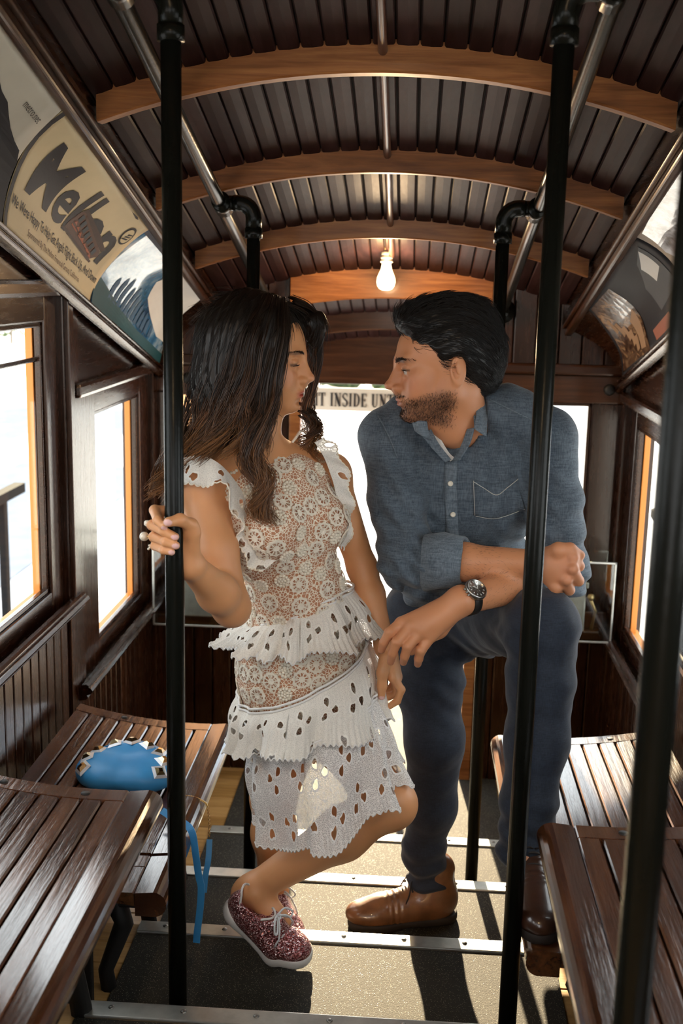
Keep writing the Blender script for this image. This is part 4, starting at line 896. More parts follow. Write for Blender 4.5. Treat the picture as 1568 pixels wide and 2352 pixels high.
def loop_strip(name, top, bot, mat, parent, n=None, uvscale=1.0, thick=0.0, rows=6, close=True, prof=None):
    """cloth strip between two closed polylines (same count)"""
    T, B_ = np.array(top), np.array(bot); n = len(T); P = []
    for j in range(rows + 1):
        t = j / rows; P.append(T * (1 - t) + B_ * t if prof is None else prof(T, B_, t))
    P = np.array(P); V = P.reshape(-1, 3); F = []
    for j in range(rows):
        for i in range(n if close else n - 1): F.append([j * n + i, j * n + (i + 1) % n, (j + 1) * n + (i + 1) % n, (j + 1) * n + i])
    F = np.array(F)
    L_ = np.concatenate([[0], np.cumsum(np.linalg.norm(np.diff((T * .3 + B_ * .7), axis=0), axis=1))]); H = np.linalg.norm(T - B_, axis=1).mean()
    uv = np.stack([np.tile(L_, rows + 1), np.repeat(np.linspace(0, H, rows + 1), n)], 1)
    return np_mesh(name, (V, F), mat, parent, uv=lambda v: uv)
# ------------------------------------------------------------------ man leaning on his raised knee
man = empty('person', (0.10, 2.52, tread_z(2) + 0.005))
tag(man, 'bearded person in a blue chambray shirt and dark jeans leaning on a raised knee', 'person', 'couple in the aisle')
def keep_world(o, root):
    o.parent = root; o.matrix_parent_inverse = Matrix.Translation(-Vector(root.location)); return o
mo = J(1020, 848, 2.365); MR = frame([-1, -.16, -.06], [-.10, 0.02, 1]); MS = 1.0
shR, elR, wrR = J(888, 1005, 2.42), J(932, 1288, 2.30), J(1238, 1293, 2.205)
shL, elL, wrL = J(1258, 1005, 2.42), J(1288, 1315, 2.33), J(1058, 1380, 2.135)
hipR, hipL = J(972, 1395, 2.61), J(1105, 1400, 2.57)
knR, anR = J(1000, 1725, 2.50), J(985, 2030, 2.58)
knL, anL = J(1243, 1436, 2.17), J(1201, 1930, 2.085)
nk0, nk1 = mo + MR[0] * -.022 + MR[2] * -.045, J(1062, 985, 2.425)
B = Sculpt()
head_ops(B, mo, MR, MS, True)
B.cone(nk0, nk1, .056, .056, .02); B.cone(mo + MR[0] * .035 + MR[2] * -.085, J(1040, 985, 2.375), .026, .04, .03)
B.ell(J(1056, 1110, 2.47), (.140, .085, .130), None, .02); B.cone(shR + A3(0, .01, -.02), shL + A3(0, .01, -.02), .034, .034, .02); B.cone(J(1056, 1120, 2.48), J(1040, 1400, 2.60), .085, .085, .03)
B.chain([shR, elR], [.045, .036]); B.chain([elR, elR * .55 + wrR * .45, wrR * .93 + elR * .07], [.038, .036, .027], .02)
B.chain([shL, elL], [.045, .036]); B.chain([elL, elL * .6 + wrL * .4, wrL], [.038, .037, .0275], .02)
B.chain([hipR, knR, anR], [.055, .044, .034]); B.chain([hipL, knL, anL], [.055, .044, .034])
B.cone(anR, anR + A3(-.09, -.025, -.058), .032, .022); B.cone(anL, anL + A3(0, -.09, -.068), .032, .022)
# left hand, hanging open, back of the hand to the camera
mc = [J(921, 1431, 2.128), J(944, 1438, 2.114), J(967, 1449, 2.108), J(989, 1461, 2.110)]
pp = [J(894, 1453, 2.104), J(911, 1475, 2.094), J(936, 1485, 2.094), J(966, 1494, 2.100)]
dp = [J(881, 1476, 2.104), J(901, 1501, 2.098), J(929, 1508, 2.099), J(961, 1513, 2.106)]
tp = [J(876, 1493, 2.112), J(897, 1520, 2.108), J(926, 1521, 2.110), J(959, 1525, 2.116)]
for i in range(4):
    B.cone(wrL, mc[i], .021, .0125, .016); B.chain([mc[i], pp[i], dp[i], tp[i]], [.0116, .0100, .0088, .0075], .003)
    B.ell(mc[i] + A3(0, -.004, .003), (.0105, .0095, .0095), None, .004); B.ell(pp[i] + A3(0, -.002, .001), (.0098, .0092, .0086), None, .003)
B.ell(J(995, 1424, 2.128), (.042, .017, .030), frame([-.8, -.15, -.55], [0, -1, .2]), .02)
B.chain([wrL + A3(.0, .012, -.012), J(1008, 1446, 2.150), J(968, 1476, 2.150), J(945, 1494, 2.146)], [.018, .016, .0125, .010], .010)
# right hand, loose fist resting on the other arm
mc2 = [J(1314, 1280, 2.165), J(1314, 1307, 2.156), J(1299, 1332, 2.160), J(1275, 1350, 2.170)]
pp2 = [J(1329, 1300, 2.180), J(1328, 1334, 2.176), J(1307, 1355, 2.180), J(1279, 1366, 2.186)]
tp2 = [J(1308, 1304, 2.208), J(1304, 1328, 2.208), J(1290, 1340, 2.208), J(1272, 1350, 2.208)]
for i in range(4):
    B.cone(wrR, mc2[i], .021, .0112, .012); B.chain([mc2[i], pp2[i], tp2[i]], [.0114, .0110, .0098], .0025); B.ell(mc2[i] + A3(.001, -.004, .001), (.0108, .0095, .0105), None, .004)
B.ell(J(1276, 1304, 2.180), (.028, .021, .030), None, .014)
B.chain([wrR + A3(.012, -.006, .014), J(1282, 1264, 2.172), J(1308, 1262, 2.172), J(1332, 1275, 2.176)], [.020, .0150, .0122, .0095], .008)
def man_color(v):
    C = head_color(v, mo, MR, MS, (0.62, 0.270, 0.125), (0.40, 0.145, 0.095), (0.030, 0.018, 0.012), (0.085, 0.046, 0.028), (0.60, 0.22, 0.13))
    for t in tp:          # finger ends are redder
        m = np.exp(-(np.linalg.norm(v - t, axis=1) / .016) ** 2)[:, None]; C = C * (1 - .35 * m) + np.array([.60, .22, .14]) * .35 * m
    m = np.exp(-(np.linalg.norm(v - mc2[1], axis=1) / .04) ** 2)[:, None]; C = C * (1 - .25 * m) + np.array([.62, .22, .15]) * .25 * m
    # forearm hair
    ax = (elL + wrL) / 2
    return C
hb = (mo - .175, mo + A3(.175, .175, .17)); hb = (np.array([mo[0] - .16, mo[1] - .16, nk1[2] - .02]), np.array([mo[0] + .16, mo[1] + .16, mo[2] + .17]))
ab = (np.array([-.06, 2.06, -.80]), np.array([.40, 2.32, -.46]))
inb = lambda c, b: np.all((c > b[0]) & (c < b[1]), 1)
big = cut(B.mesh((-.25, 1.93, -1.57), (.48, 2.80, -.05), .007), lambda c: ~inb(c, hb) & ~inb(c, ab))
hd = cut(B.mesh(hb[0] - .006, hb[1] + .006, .0022), lambda c: inb(c, (hb[0] - .003, hb[1] + .003)))
hn = cut(B.mesh(ab[0] - .006, ab[1] + .006, .0026), lambda c: inb(c, (ab[0] - .003, ab[1] + .003)))
keep_world(np_mesh('body', merge([big, hd, hn]), 'skin', None, man_color), man)
keep_world(face_hair(B, mo, MR, MS, True, 'hair_black', man), man)
def beard_w(c):
    q = ((c - mo) @ MR.T) / MS; x, y, z = q.T; line = -.034 - .25 * np.maximum(x - .02, 0); m = np.clip((line - z) / .016, 0, 1) * np.clip((x + .018) / .03, 0, 1) * np.clip((z + .112 - .25 * np.minimum(x - .05, 0)) / .02, 0, 1)
    lip = (x > .086) & (z > -.0765) & (z < -.0535) & (np.abs(y) < .024); mou = np.exp(-((z + .0500) / .004) ** 2) * (x > .088); return np.where(lip, 0, m + .9 * mou) * (np.abs(z) < .2) * (x > -.03) + 1e-9
bs = mask_strands(hd, beard_w, 4200, nrm(-MR[2] + .15 * MR[0]), .0042, .45); o = strands('beard_strands', bs, .00030, 'hair_brown', None, 3, .5); o['kind'] = 'stuff'; keep_world(o, man)
for a_, b_ in ((elR, wrR), (elL, wrL)):
    ax_ = nrm(b_ - a_); bs = mask_strands(hn, lambda c: np.clip(1 - np.abs(((c - a_) @ ax_) / np.linalg.norm(b_ - a_) - .62) / .3, 0, 1) * (np.linalg.norm((c - a_) - np.outer((c - a_) @ ax_, ax_), axis=1) < .045) + 1e-9, 420, ax_ + A3(0, 0, -.5), .007, .22, 8); o = strands('arm_hair', bs, .00016, 'hair_brown', None, 3, .5); o['kind'] = 'stuff'; keep_world(o, man)
ML = lambda x, y, z: mo + MS * (x * MR[0] + y * MR[1] + z * MR[2])
for s in (1,):
    g = lathe_geo([(.0001, .0), (.003, -.0004), (.0046, -.0015)], 14); X = nrm(MR[0] * .96 + MR[1] * .1 - MR[2] * .12); Q = Matrix((*[tuple(c) for c in np.array([np.cross(MR[2], X), np.cross(X, np.cross(MR[2], X)), X]).T],)).to_4x4()
    o = mesh('iris', *rot_geo(g, Matrix.Translation(ML(.0775, s * .031, .001) + X * .0128) @ Q), 'eye_dark', None, True); keep_world(o, man); o['label'] = 'dark eye'
# hair: swept-back cap plus many short strands
H = Sculpt()
Rm = MR
H.ell(ML(-.018, 0, .050), (.106, .085, .095), Rm, .02); H.ell(ML(.050, 0, .106), (.050, .058, .032), Rm, .03); H.ell(ML(-.075, 0, .010), (.040, .062, .060), Rm, .03); H.ell(ML(-.02, 0, .118), (.075, .055, .03), Rm, .03)
H.ell(ML(.118, 0, .020), (.062, .088, .066), Rm, .008, '-')
for s in (1, -1):
    H.ell(ML(-.014, s * .090, -.010), (.025, .030, .043), Rm, .006, '-'); H.ell(ML(.080, s * .078, .012), (.058, .040, .050), Rm, .008, '-'); H.ell(ML(.055, s * .075, -.075), (.055, .055, .065), Rm, .006, '-')
H.half(ML(-.06, 0, -.058), -MR[2] - .35 * MR[0], .004); H.ell(ML(.03, 0, -.07), (.06, .10, .075), Rm, .006, '-')
H.T = lambda P: .0009 * np.sin((P @ (MR[2] * 1.0 + MR[1] * .35)) * 260 + 3 * np.sin((P @ MR[0]) * 45)) + .0016 * smooth_noise(P, 120, 5)
hv = H.mesh(mo - .19, mo + .21, .0030)
hair = keep_world(np_mesh('hair', hv, 'hair_black'), man); hair['label'] = 'short dark swept-back hair'
def surf_strands(vf, cnt, flow, ln, n=7, lift=.25, seed=1, wob=.12):
    v, f = vf; a, b, c, d = (v[f[:, i]] for i in range(4)); N_ = np.cross(c - a, d - b); ar = np.linalg.norm(N_, axis=1); N_ /= ar[:, None] + 1e-12
    r = np.random.default_rng(seed); pick = r.choice(len(f), cnt, p=ar / ar.sum()); p0 = v[f[pick]].mean(1); n0 = N_[pick]; d0 = flow(p0, n0) + r.normal(size=(cnt, 3)) * wob
    d0 -= (d0 * n0).sum(1)[:, None] * n0; d0 /= np.linalg.norm(d0, axis=1)[:, None] + 1e-9; L_ = ln * r.uniform(.6, 1.2, cnt); t = np.linspace(0, 1, n)
    P = p0[:, None] - n0[:, None] * .001 + d0[:, None] * (L_[:, None] * t)[..., None] + n0[:, None] * (L_[:, None] * (lift * t - (lift + .15) * t * t * .9 + .05 * t))[..., None]
    return P
fl = lambda p, n: np.tile(-MR[0], (len(p), 1)) + .55 * MR[2] * np.clip(((p - mo) @ MR[0] / .06), 0, 1)[:, None] - .9 * MR[2] * np.clip(-((p - mo) @ MR[0] + .0) / .09, 0, 1)[:, None] - .25 * MR[2]
st1 = surf_strands(hv, 9000, fl, .034, 6, .40, 2)
o = keep_world(strands('hair_strands', st1, .00055, 'hair_black', None), man); o['kind'] = 'stuff'
# shirt
T_ = Sculpt()
T_.ell(J(1052, 1285, 2.525), (.158, .112, .150), None, .03); T_.ell(J(1060, 1110, 2.462), (.182, .118, .165), None, .05)
T_.chain([shR + A3(0, 0, .004), J(960, 958, 2.43), J(1064, 940, 2.44), J(1170, 955, 2.43), shL + A3(0, 0, .004)], [.054, .060, .066, .060, .054], .03)
T_.chain([shR, elR * .5 + shR * .5, elR], [.057, .055, .056], .03); cuR = elR * .70 + wrR * .30; T_.cone(elR, cuR, .055, .049, .02)
T_.chain([shL, elL * .5 + shL * .5, elL], [.058, .056, .056], .03); cuL = elL * .62 + wrL * .38; T_.cone(elL, cuL, .055, .050, .02)
T_.cone(nk0, nk1, .059, .060, .006, '-')
T_.chain([J(1048, 955, 2.31), J(1042, 1010, 2.315), J(1037, 1056, 2.325)], [.036, .022, .004], .004, '-'); T_.chain([J(1046, 955, 2.36), J(1042, 1010, 2.355), J(1037, 1056, 2.355)], [.036, .022, .004], .004, '-')
T_.half(J(1040, 1392, 2.5), (0, 0.1, -1), .01)
def shirt_folds(P):
    P = P.astype(float); x, y, z = P.T
    dR = P - elR; dL = P - elL
    wr = np.exp(-(np.linalg.norm(dR, axis=1) / .13) ** 2) * np.sin((P @ nrm([.55, .2, .85])) * 155 + 2.2 * np.sin(x * 30)) * .0042
    wl = np.exp(-(np.linalg.norm(dL - A3(0, 0, .06), axis=1) / .15) ** 2) * np.sin((P @ nrm([.5, -.3, .8])) * 135 + 2 * np.sin(x * 26 + 1)) * .0042
    bd = np.exp(-((x - .12) / .15) ** 2) * np.sin((x + .35 * z * np.sin(3 * z + 2)) * 120 + 1.5 * np.sin(z * 21)) * .0026
    wa = np.exp(-((z + .66) / .09) ** 2) * np.sin(z * 150 + 3.5 * np.sin(x * 16)) * .004
    ap = np.exp(-((np.abs(x - .123) - .155) / .035) ** 2 - ((z + .43) / .12) ** 2) * np.sin(z * 90 + x * 110) * .004
    return (.9 + .5 * smooth_noise(P, 14, 21)) * (wr + wl) + 1.3 * (wa + ap) + 1.2 * bd + .0018 * smooth_noise(P, 40, 9)
T_.T = shirt_folds
shirt = keep_world(np_mesh('shirt', T_.mesh((-.20, 2.16, -.86), (.45, 2.75, -.16), .0042), 'chambray'), man); shirt['label'] = 'blue chambray shirt with rolled sleeves'
def sub(o, part, root=man):
    """sub-part in world coordinates under a part that sits at the root origin"""
    o.parent = part; return o
# march a ray towards a sculpt to land points on its surface
def lands(S, xy, Y0=1.95, off=0.0):
    xy = np.array(xy, float); d = np.column_stack([xy - np.array([784., 1176.]), np.full(len(xy), F_PX)]) @ CAMR.T; d /= np.linalg.norm(d, axis=1)[:, None]; t = Y0 / d[:, 1]; best, bt = np.full(len(t), 9.), t.copy()
    for _ in range(45):
        s_ = S.dist((d * t[:, None]).astype(f32)) - off; m = np.abs(s_) < best; best[m] = np.abs(s_)[m]; bt[m] = t[m]; t = np.minimum(t + s_ * .8, 3.5)
    return d * bt[:, None]
def land(S, x, y, Y0=1.95, off=0.0): return lands(S, [(x, y)], Y0, off)[0]
def patch(name, S, grid, mat, part, off=.003, thick=.0025, root=man, sub_n=4):
    """cloth patch laid on a sculpt; grid = rows of pixel points, bilinear refined"""
    G = np.array(grid, float); r, c = G.shape[:2]; R_, C_ = (r - 1) * sub_n + 1, (c - 1) * sub_n + 1; P = np.zeros((R_, C_, 2))
    for i in range(R_):
        for j in range(C_):
            a, b = min(i / sub_n, r - 1 - 1e-9), min(j / sub_n, c - 1 - 1e-9); i0, j0 = int(a), int(b); u, w = a - i0, b - j0
            P[i, j] = (1 - u) * (1 - w) * G[i0, j0] + u * (1 - w) * G[i0 + 1, j0] + (1 - u) * w * G[i0, j0 + 1] + u * w * G[i0 + 1, j0 + 1]
    Vt = lands(S, P.reshape(-1, 2), off=off).reshape(R_, C_, 3); back = CAMR @ np.array([0, 0, 1.]); Vb = Vt + back * thick
    V = np.concatenate([Vt.reshape(-1, 3), Vb.reshape(-1, 3)]); k = R_ * C_; q = lambda i, j, o=0: o + i * C_ + j; F = []
    for i in range(R_ - 1):
        for j in range(C_ - 1): F += [[q(i, j), q(i, j + 1), q(i + 1, j + 1), q(i + 1, j)], [q(i, j, k), q(i + 1, j, k), q(i + 1, j + 1, k), q(i, j + 1, k)]]
    for i in range(R_ - 1): F += [[q(i, 0), q(i + 1, 0), q(i + 1, 0, k), q(i, 0, k)], [q(i, C_ - 1), q(i, C_ - 1, k), q(i + 1, C_ - 1, k), q(i + 1, C_ - 1)]]
    for j in range(C_ - 1): F += [[q(0, j), q(0, j, k), q(0, j + 1, k), q(0, j + 1)], [q(R_ - 1, j), q(R_ - 1, j + 1), q(R_ - 1, j + 1, k), q(R_ - 1, j, k)]]
    o = np_mesh(name, (V, np.array(F)), mat); fix_normals(o); return sub(o, part, root)
def pline(name, S, pts, r, mat, part, off=.002, root=man, n=24, sides=5):
    pp_ = catmull(np.array(pts, float), n); return sub(tube(name, lands(S, pp_, off=off), r, mat, None, sides), part, root)
S2 = Sculpt(); S2.ops = T_.ops[:]; S2.ops = [q for q in S2.ops if q[4] == '+']; S2.T = T_.T         # shirt without the neck opening
patch('placket', S2, [[(1022, 1062), (1050, 1056)], [(1020, 1120), (1048, 1118)], [(1024, 1200), (1052, 1200)], [(1026, 1250), (1054, 1252)]], 'chambray_edge', shirt, .0026, .003)
patch('chest_pocket', S2, [[(1086, 1100), (1136, 1112), (1188, 1092)], [(1088, 1150), (1138, 1152), (1196, 1140)], [(1090, 1186), (1140, 1192), (1206, 1170)]], 'chambray', shirt, .0022, .003)
pline('pocket_stitch', S2, [(1088, 1107), (1112, 1122), (1140, 1137), (1165, 1120), (1190, 1100)], .0009, 'thread', shirt, .0034); pline('pocket_stitch', S2, [(1087, 1104), (1090, 1184)], .0007, 'thread', shirt, .0034, n=10); pline('pocket_stitch', S2, [(1092, 1186), (1140, 1191), (1204, 1170)], .0007, 'thread', shirt, .0034)
pline('yoke_seam', S2, [(1125, 918), (1160, 935), (1200, 955), (1228, 968)], .0013, 'chambray_edge', shirt, .0012); pline('yoke_seam', S2, [(868, 955), (884, 985), (900, 1020), (912, 1052)], .0012, 'chambray_edge', shirt, .0012)
for x, y in ((1034, 1111), (1040, 1182)):
    p = land(S2, x, y, off=.0058); n = nrm([-.05, -1, .15]); Q = Vector(n).to_track_quat('Z', 'Y').to_matrix().to_4x4()
    g = rot_geo(lathe_geo([(.0001, .0016), (.0022, .0014), (.003, .0022), (.0052, .0020), (.0058, .0006), (.0058, -.001)], 16), Matrix.Translation(p) @ Q); sub(mesh('button', *g, 'button_shell', None, True), shirt)
def slab(name, P3, mat, part, thick, root=man, push=(0, -1, 0), smooth=True, nsub=4):
    """thin solid from rows of 3-D points, smoothly refined"""
    G = np.array(P3, float); G = np.array([catmull(row, (G.shape[1] - 1) * nsub + 1) for row in G]); G = np.array([catmull(G[:, j], (G.shape[0] - 1) * nsub + 1) for j in range(G.shape[1])]).transpose(1, 0, 2)
    R_, C_ = G.shape[:2]; V = np.concatenate([G.reshape(-1, 3), G.reshape(-1, 3) - nrm(push) * thick]); k = R_ * C_; q = lambda i, j, o=0: o + i * C_ + j; F = []
    for i in range(R_ - 1):
        for j in range(C_ - 1): F += [[q(i, j), q(i, j + 1), q(i + 1, j + 1), q(i + 1, j)], [q(i, j, k), q(i + 1, j, k), q(i + 1, j + 1, k), q(i, j + 1, k)]]
    for i in range(R_ - 1): F += [[q(i, 0), q(i + 1, 0), q(i + 1, 0, k), q(i, 0, k)], [q(i, C_ - 1), q(i, C_ - 1, k), q(i + 1, C_ - 1, k), q(i + 1, C_ - 1)]]
    for j in range(C_ - 1): F += [[q(0, j), q(0, j, k), q(0, j + 1, k), q(0, j + 1)], [q(R_ - 1, j), q(R_ - 1, j + 1), q(R_ - 1, j + 1, k), q(R_ - 1, j, k)]]
    o = np_mesh(name, (V, np.array(F)), mat); fix_normals(o); return sub(o, part, root)
# collar: stand round the back of the neck and two pointed leaves
slab('collar_leaf', [[J(1092, 866, 2.405), J(1101, 868, 2.42), J(1112, 872, 2.44)], [J(1094, 915, 2.365), J(1106, 920, 2.372), J(1120, 925, 2.40)], [J(1092, 960, 2.335), J(1106, 968, 2.335), J(1119, 972, 2.36)], [J(1088, 984, 2.322), J(1104, 996, 2.318), J(1117, 1003, 2.330)]], 'chambray_edge', shirt, .003)
slab('collar_leaf', [[J(946, 958, 2.345), J(962, 957, 2.33), J(980, 966, 2.33)], [J(947, 974, 2.335), J(962, 980, 2.322), J(984, 990, 2.326)], [J(952, 990, 2.33), J(966, 1000, 2.322), J(990, 1012, 2.328)]], 'chambray_edge', shirt, .003)
slab('collar_stand', [[J(1088, 905, 2.36), J(1100, 880, 2.42), J(1085, 880, 2.47)], [J(1092, 985, 2.335), J(1112, 950, 2.42), J(1095, 945, 2.49)]], 'chambray_edge', shirt, .003, push=(1, 0, 0))
slab('shirt_front_edge', [[J(1072, 986, 2.338), J(1090, 982, 2.326)], [J(1058, 1024, 2.336), J(1080, 1018, 2.322)], [J(1038, 1058, 2.338), J(1056, 1058, 2.326)]], 'chambray_edge', shirt, .003)
slab('shirt_front_edge', [[J(966, 998, 2.332), J(990, 986, 2.345)], [J(992, 1030, 2.330), J(1008, 1020, 2.342)], [J(1022, 1062, 2.330), J(1036, 1056, 2.340)]], 'chambray_edge', shirt, .003)
tee = slab('undershirt', [[J(978, 962, 2.362), J(996, 978, 2.358)], [J(994, 1006, 2.356), J(1014, 1012, 2.352)], [J(1016, 1042, 2.352), J(1031, 1040, 2.349)], [J(1034, 1060, 2.352), J(1044, 1052, 2.350)]], 'tee_white', shirt, .003); tee['label'] = 'white undershirt at the open collar'
# turned-back cuffs
def cuff(a, b, r0, r1, mat, part, name='cuff', n=40, wob=.004, root=man):
    ax = nrm(b - a); u = nrm(np.cross(ax, [.2, .9, .3])); w = np.cross(ax, u); rings = []
    prof = [(0.0, r0 - .005), (0.0, r0 + .004), (.5, (r0 + r1) / 2 + .0065), (1.0, r1 + .005), (1.0, r1 - .003), (.6, r1 - .007)]
    for t, r in prof:
        p = a + (b - a) * t; rings.append([p + (r + wob * math.sin(3 * th + 5 * t)) * (math.cos(th) * u + math.sin(th) * w) + ax * .006 * math.sin(2 * th) for th in [2 * PI * i / n for i in range(n)]])
    V = np.array(rings).reshape(-1, 3); F = np.array([[j * n + i, j * n + (i + 1) % n, (j + 1) * n + (i + 1) % n, (j + 1) * n + i] for j in range(len(prof) - 1) for i in range(n)])
    o = np_mesh(name, (V, F), mat); fix_normals(o); return sub(o, part, root)
axR = nrm(wrR - elR); axL = nrm(wrL - elL)
cuff(cuR - axR * .036, cuR + axR * .046, .055, .047, 'chambray_edge', shirt); cuff(cuL - axL * .02, cuL + axL * .048, .052, .047, 'chambray_edge', shirt)
# jeans
D_ = Sculpt()
D_.ell(J(1035, 1410, 2.60), (.158, .112, .105), None, .03)
D_.chain([J(970, 1425, 2.60), J(985, 1560, 2.54), J(997, 1700, 2.50), J(992, 1850, 2.53), J(972, 1945, 2.56), J(984, 2012, 2.58)], [.088, .078, .066, .056, .048, .052], .03)
D_.chain([J(1105, 1415, 2.57), J(1185, 1412, 2.33), J(1243, 1438, 2.175), J(1241, 1560, 2.160), J(1233, 1700, 2.140), J(1214, 1840, 2.110), J(1198, 1945, 2.083)], [.092, .084, .070, .063, .060, .053, .050], .03)
def denim_folds(P):
    P = P.astype(float); x, y, z = P.T; kR = np.exp(-((z + 1.45) / .09) ** 2) * np.sin(z * 120 + 4 * x * 10 + 2 * np.sin(x * 40)) * .0055; kn = np.exp(-(np.linalg.norm(P - knL - A3(0, .06, -.05), axis=1) / .12) ** 2) * np.sin(z * 110 + x * 60) * .004
    cr = np.exp(-(np.linalg.norm(P - A3(.13, 2.5, -.84), axis=1) / .13) ** 2) * np.sin((x * .8 + z) * 120) * .0045; an = np.exp(-((z + 1.07) / .07) ** 2) * (x > .16) * np.sin(z * 130 + x * 50) * .005
    return (.8 + .5 * smooth_noise(P, 16, 22)) * (kR + kn + cr + an) + .0022 * smooth_noise(P, 30, 4) + .0012 * smooth_noise(P, 90, 6)
D_.T = denim_folds; D_.half(J(984, 2040, 2.58), (0, 0, -1), .004); 
jv = D_.mesh((-.14, 1.98, -1.52), (.40, 2.76, -.60), .0045)
jeans = keep_world(np_mesh('jeans', jv, 'denim'), man); jeans['label'] = 'dark blue jeans'
# boots
def shoe_geo(kind, h=.0035):
    U = Sculpt(); Rz = np.eye(3)
    if kind == 'boot':
        U.ell((.045, 0, .055), (.047, .037, .055), None, .02); U.cone((.07, 0, .060), (.185, .003, .040), .042, .038, .03); U.ell((.222, .004, .034), (.060, .045, .032), None, .03); U.cone((.062, 0, .06), (.052, 0, .135), .043, .043, .03); U.ell((.14, .002, .030), (.11, .041, .03), None, .02)
        U.half((0, 0, .016), (0, 0, -1), .006); U.T = lambda P: .0012 * smooth_noise(P.astype(float), 60, 2) + .0016 * np.exp(-((P[:, 0] - .165) / .02) ** 2) * np.sin(P[:, 0].astype(float) * 420)
    else:
        U.ell((.042, 0, .045), (.040, .031, .046), None, .02); U.cone((.07, 0, .045), (.150, .003, .036), .034, .036, .03); U.ell((.182, .004, .030), (.055, .040, .026), None, .03); U.ell((.11, .002, .030), (.10, .036, .026), None, .02); U.cone((.105, 0, .078), (.15, .002, .052), .020, .018, .02)
        U.half((0, 0, .018), (0, 0, -1), .006); U.ell((.052, 0, .098), (.052, .025, .042), None, .004, '-'); U.ell((.045, 0, .075), (.032, .024, .04), None, .004, '-')
    up = U.mesh((-.02, -.07, 0), (.32, .07, .20), h)
    So = Sculpt(); pts = [(.040, 0, .012), (.12, .004, .012), (.195 if kind == 'boot' else .165, .004, .012), (.235 if kind == 'boot' else .198, .006, .012)]; rs = [.040, .036, .046, .040] if kind == 'boot' else [.035, .032, .041, .038]
    for i in range(3): So.cone(pts[i], pts[i + 1], rs[i] + .002, rs[i + 1] + .002, .015)
    So.half((0, 0, .0225 if kind == 'boot' else .026), (0, 0, 1), .005); So.half((0, 0, 0), (0, 0, -1), .005)
    if kind == 'boot': So.ell((.125, 0, -.004), (.035, .08, .012), None, .004, '-')
    return up, So.mesh((-.02, -.07, -.01), (.32, .07, .05), h), U
bup, bso, BU = shoe_geo('boot')
def place(v, o, R): return np.asarray(v) @ R + o
def boot(heel, fdir, mat, label):
    R = frame(fdir, (0, 0, 1)); o = np.array(heel) - R[0] * .003
    b = keep_world(np_mesh('boot', (place(bup[0], o, R), bup[1]), mat), man); b['label'] = label
    sub(np_mesh('boot_sole', (place(bso[0], o, R), bso[1]), 'boot_sole'), b)
    for i in range(3):
        x = .115 + .018 * i; z = .098 - .014 * i; pth = [(x, -.022, z - .010), (x + .006, -.008, z + .003), (x + .008, .008, z + .003), (x + .004, .022, z - .010)]
        sub(tube('boot_lace', place(catmull(pth, 9), o, R), .0022, 'lace_dark', None, 6), b)
    for s in (1, -1): sub(tube('boot_lace', place(catmull([(.112, 0, .104), (.122, s * .015, .112), (.130, s * .032, .090), (.140, s * .036, .066)], 10), o, R), .002, 'lace_dark', None, 6), b)
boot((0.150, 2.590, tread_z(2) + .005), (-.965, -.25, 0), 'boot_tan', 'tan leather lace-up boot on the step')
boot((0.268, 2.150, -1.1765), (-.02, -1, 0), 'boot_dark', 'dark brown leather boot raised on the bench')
# wrist watch
wc = wrL * .94 + elL * .06; fc = nrm(np.array([-.12, -.80, .52])); fc = nrm(fc - (fc @ axL) * axL); sd = np.cross(axL, fc)
wp = wc + fc * .0335; Qw = Matrix((*[tuple(r) for r in np.array([axL, sd, fc]).T],)).to_4x4(); TW = Matrix.Translation(wp) @ Qw
watch = keep_world(mesh('watch', *rot_geo(lathe_geo([(.0215, -.006), (.0228, -.003), (.0228, .003), (.0215, .0055), (.0190, .0062), (.0188, .0048)], 36), TW), 'steel', None, True), man); watch['label'] = 'steel wrist watch with a black dial'
sub(mesh('dial', *rot_geo(lathe_geo([(.0001, .0046), (.0188, .0046), (.0188, .003)], 32), TW), 'dial_black', None), watch)
for i in range(12):
    a = 2 * PI * i / 12; g = [(r * math.cos(a) + s * math.sin(a), r * math.sin(a) - s * math.cos(a), .0050) for r, s in ((.0130, -.0009), (.0165, -.0009), (.0165, .0009), (.0130, .0009))]; sub(mesh('hour_mark', *rot_geo((g, [[0, 1, 2, 3]]), TW), 'text_white'), watch)
for a, l in ((.7, .009), (2.4, .0135)):
    g = [(r * math.cos(a) + s * math.sin(a), r * math.sin(a) - s * math.cos(a), .0056) for r, s in ((-.002, -.0007), (l, -.0005), (l, .0005), (-.002, .0007))]; sub(mesh('watch_hand', *rot_geo((g, [[0, 1, 2, 3]]), TW), 'text_white'), watch)
for q in ((.008, .003), (-.008, .003), (0, -.008)): sub(mesh('subdial', *rot_geo(lathe_geo([(.0028, .0049), (.0038, .0052), (.0038, .0047)], 14, (q[0], q[1], 0)), TW), 'steel', None), watch)
for z in (-.007, 0, .007): sub(mesh('crown', *rot_geo(lathe_geo([(.0018, 0), (.0022, .001), (.0022, .0035), (.0015, .0045)], 10), TW @ Matrix.Translation((.022, z, 0)) @ Matrix.Rotation(PI / 2, 4, 'Y')), 'steel', None, True), watch)
n = 36; rings = []
for dw, dr in ((-.0095, 0), (.0095, 0), (.0095, .0028), (-.0095, .0028)):
    rings.append([wc + axL * dw + (.0305 + dr) * (math.cos(t) * fc + math.sin(t) * sd) for t in [2 * PI * i / n for i in range(n)]])
V = np.array(rings).reshape(-1, 3); Fq = np.array([[j * n + i, j * n + (i + 1) % n, ((j + 1) % 4) * n + (i + 1) % n, ((j + 1) % 4) * n + i] for j in range(4) for i in range(n)])
o = np_mesh('watch_strap', (V, Fq), 'strap_black'); fix_normals(o); sub(o, watch)
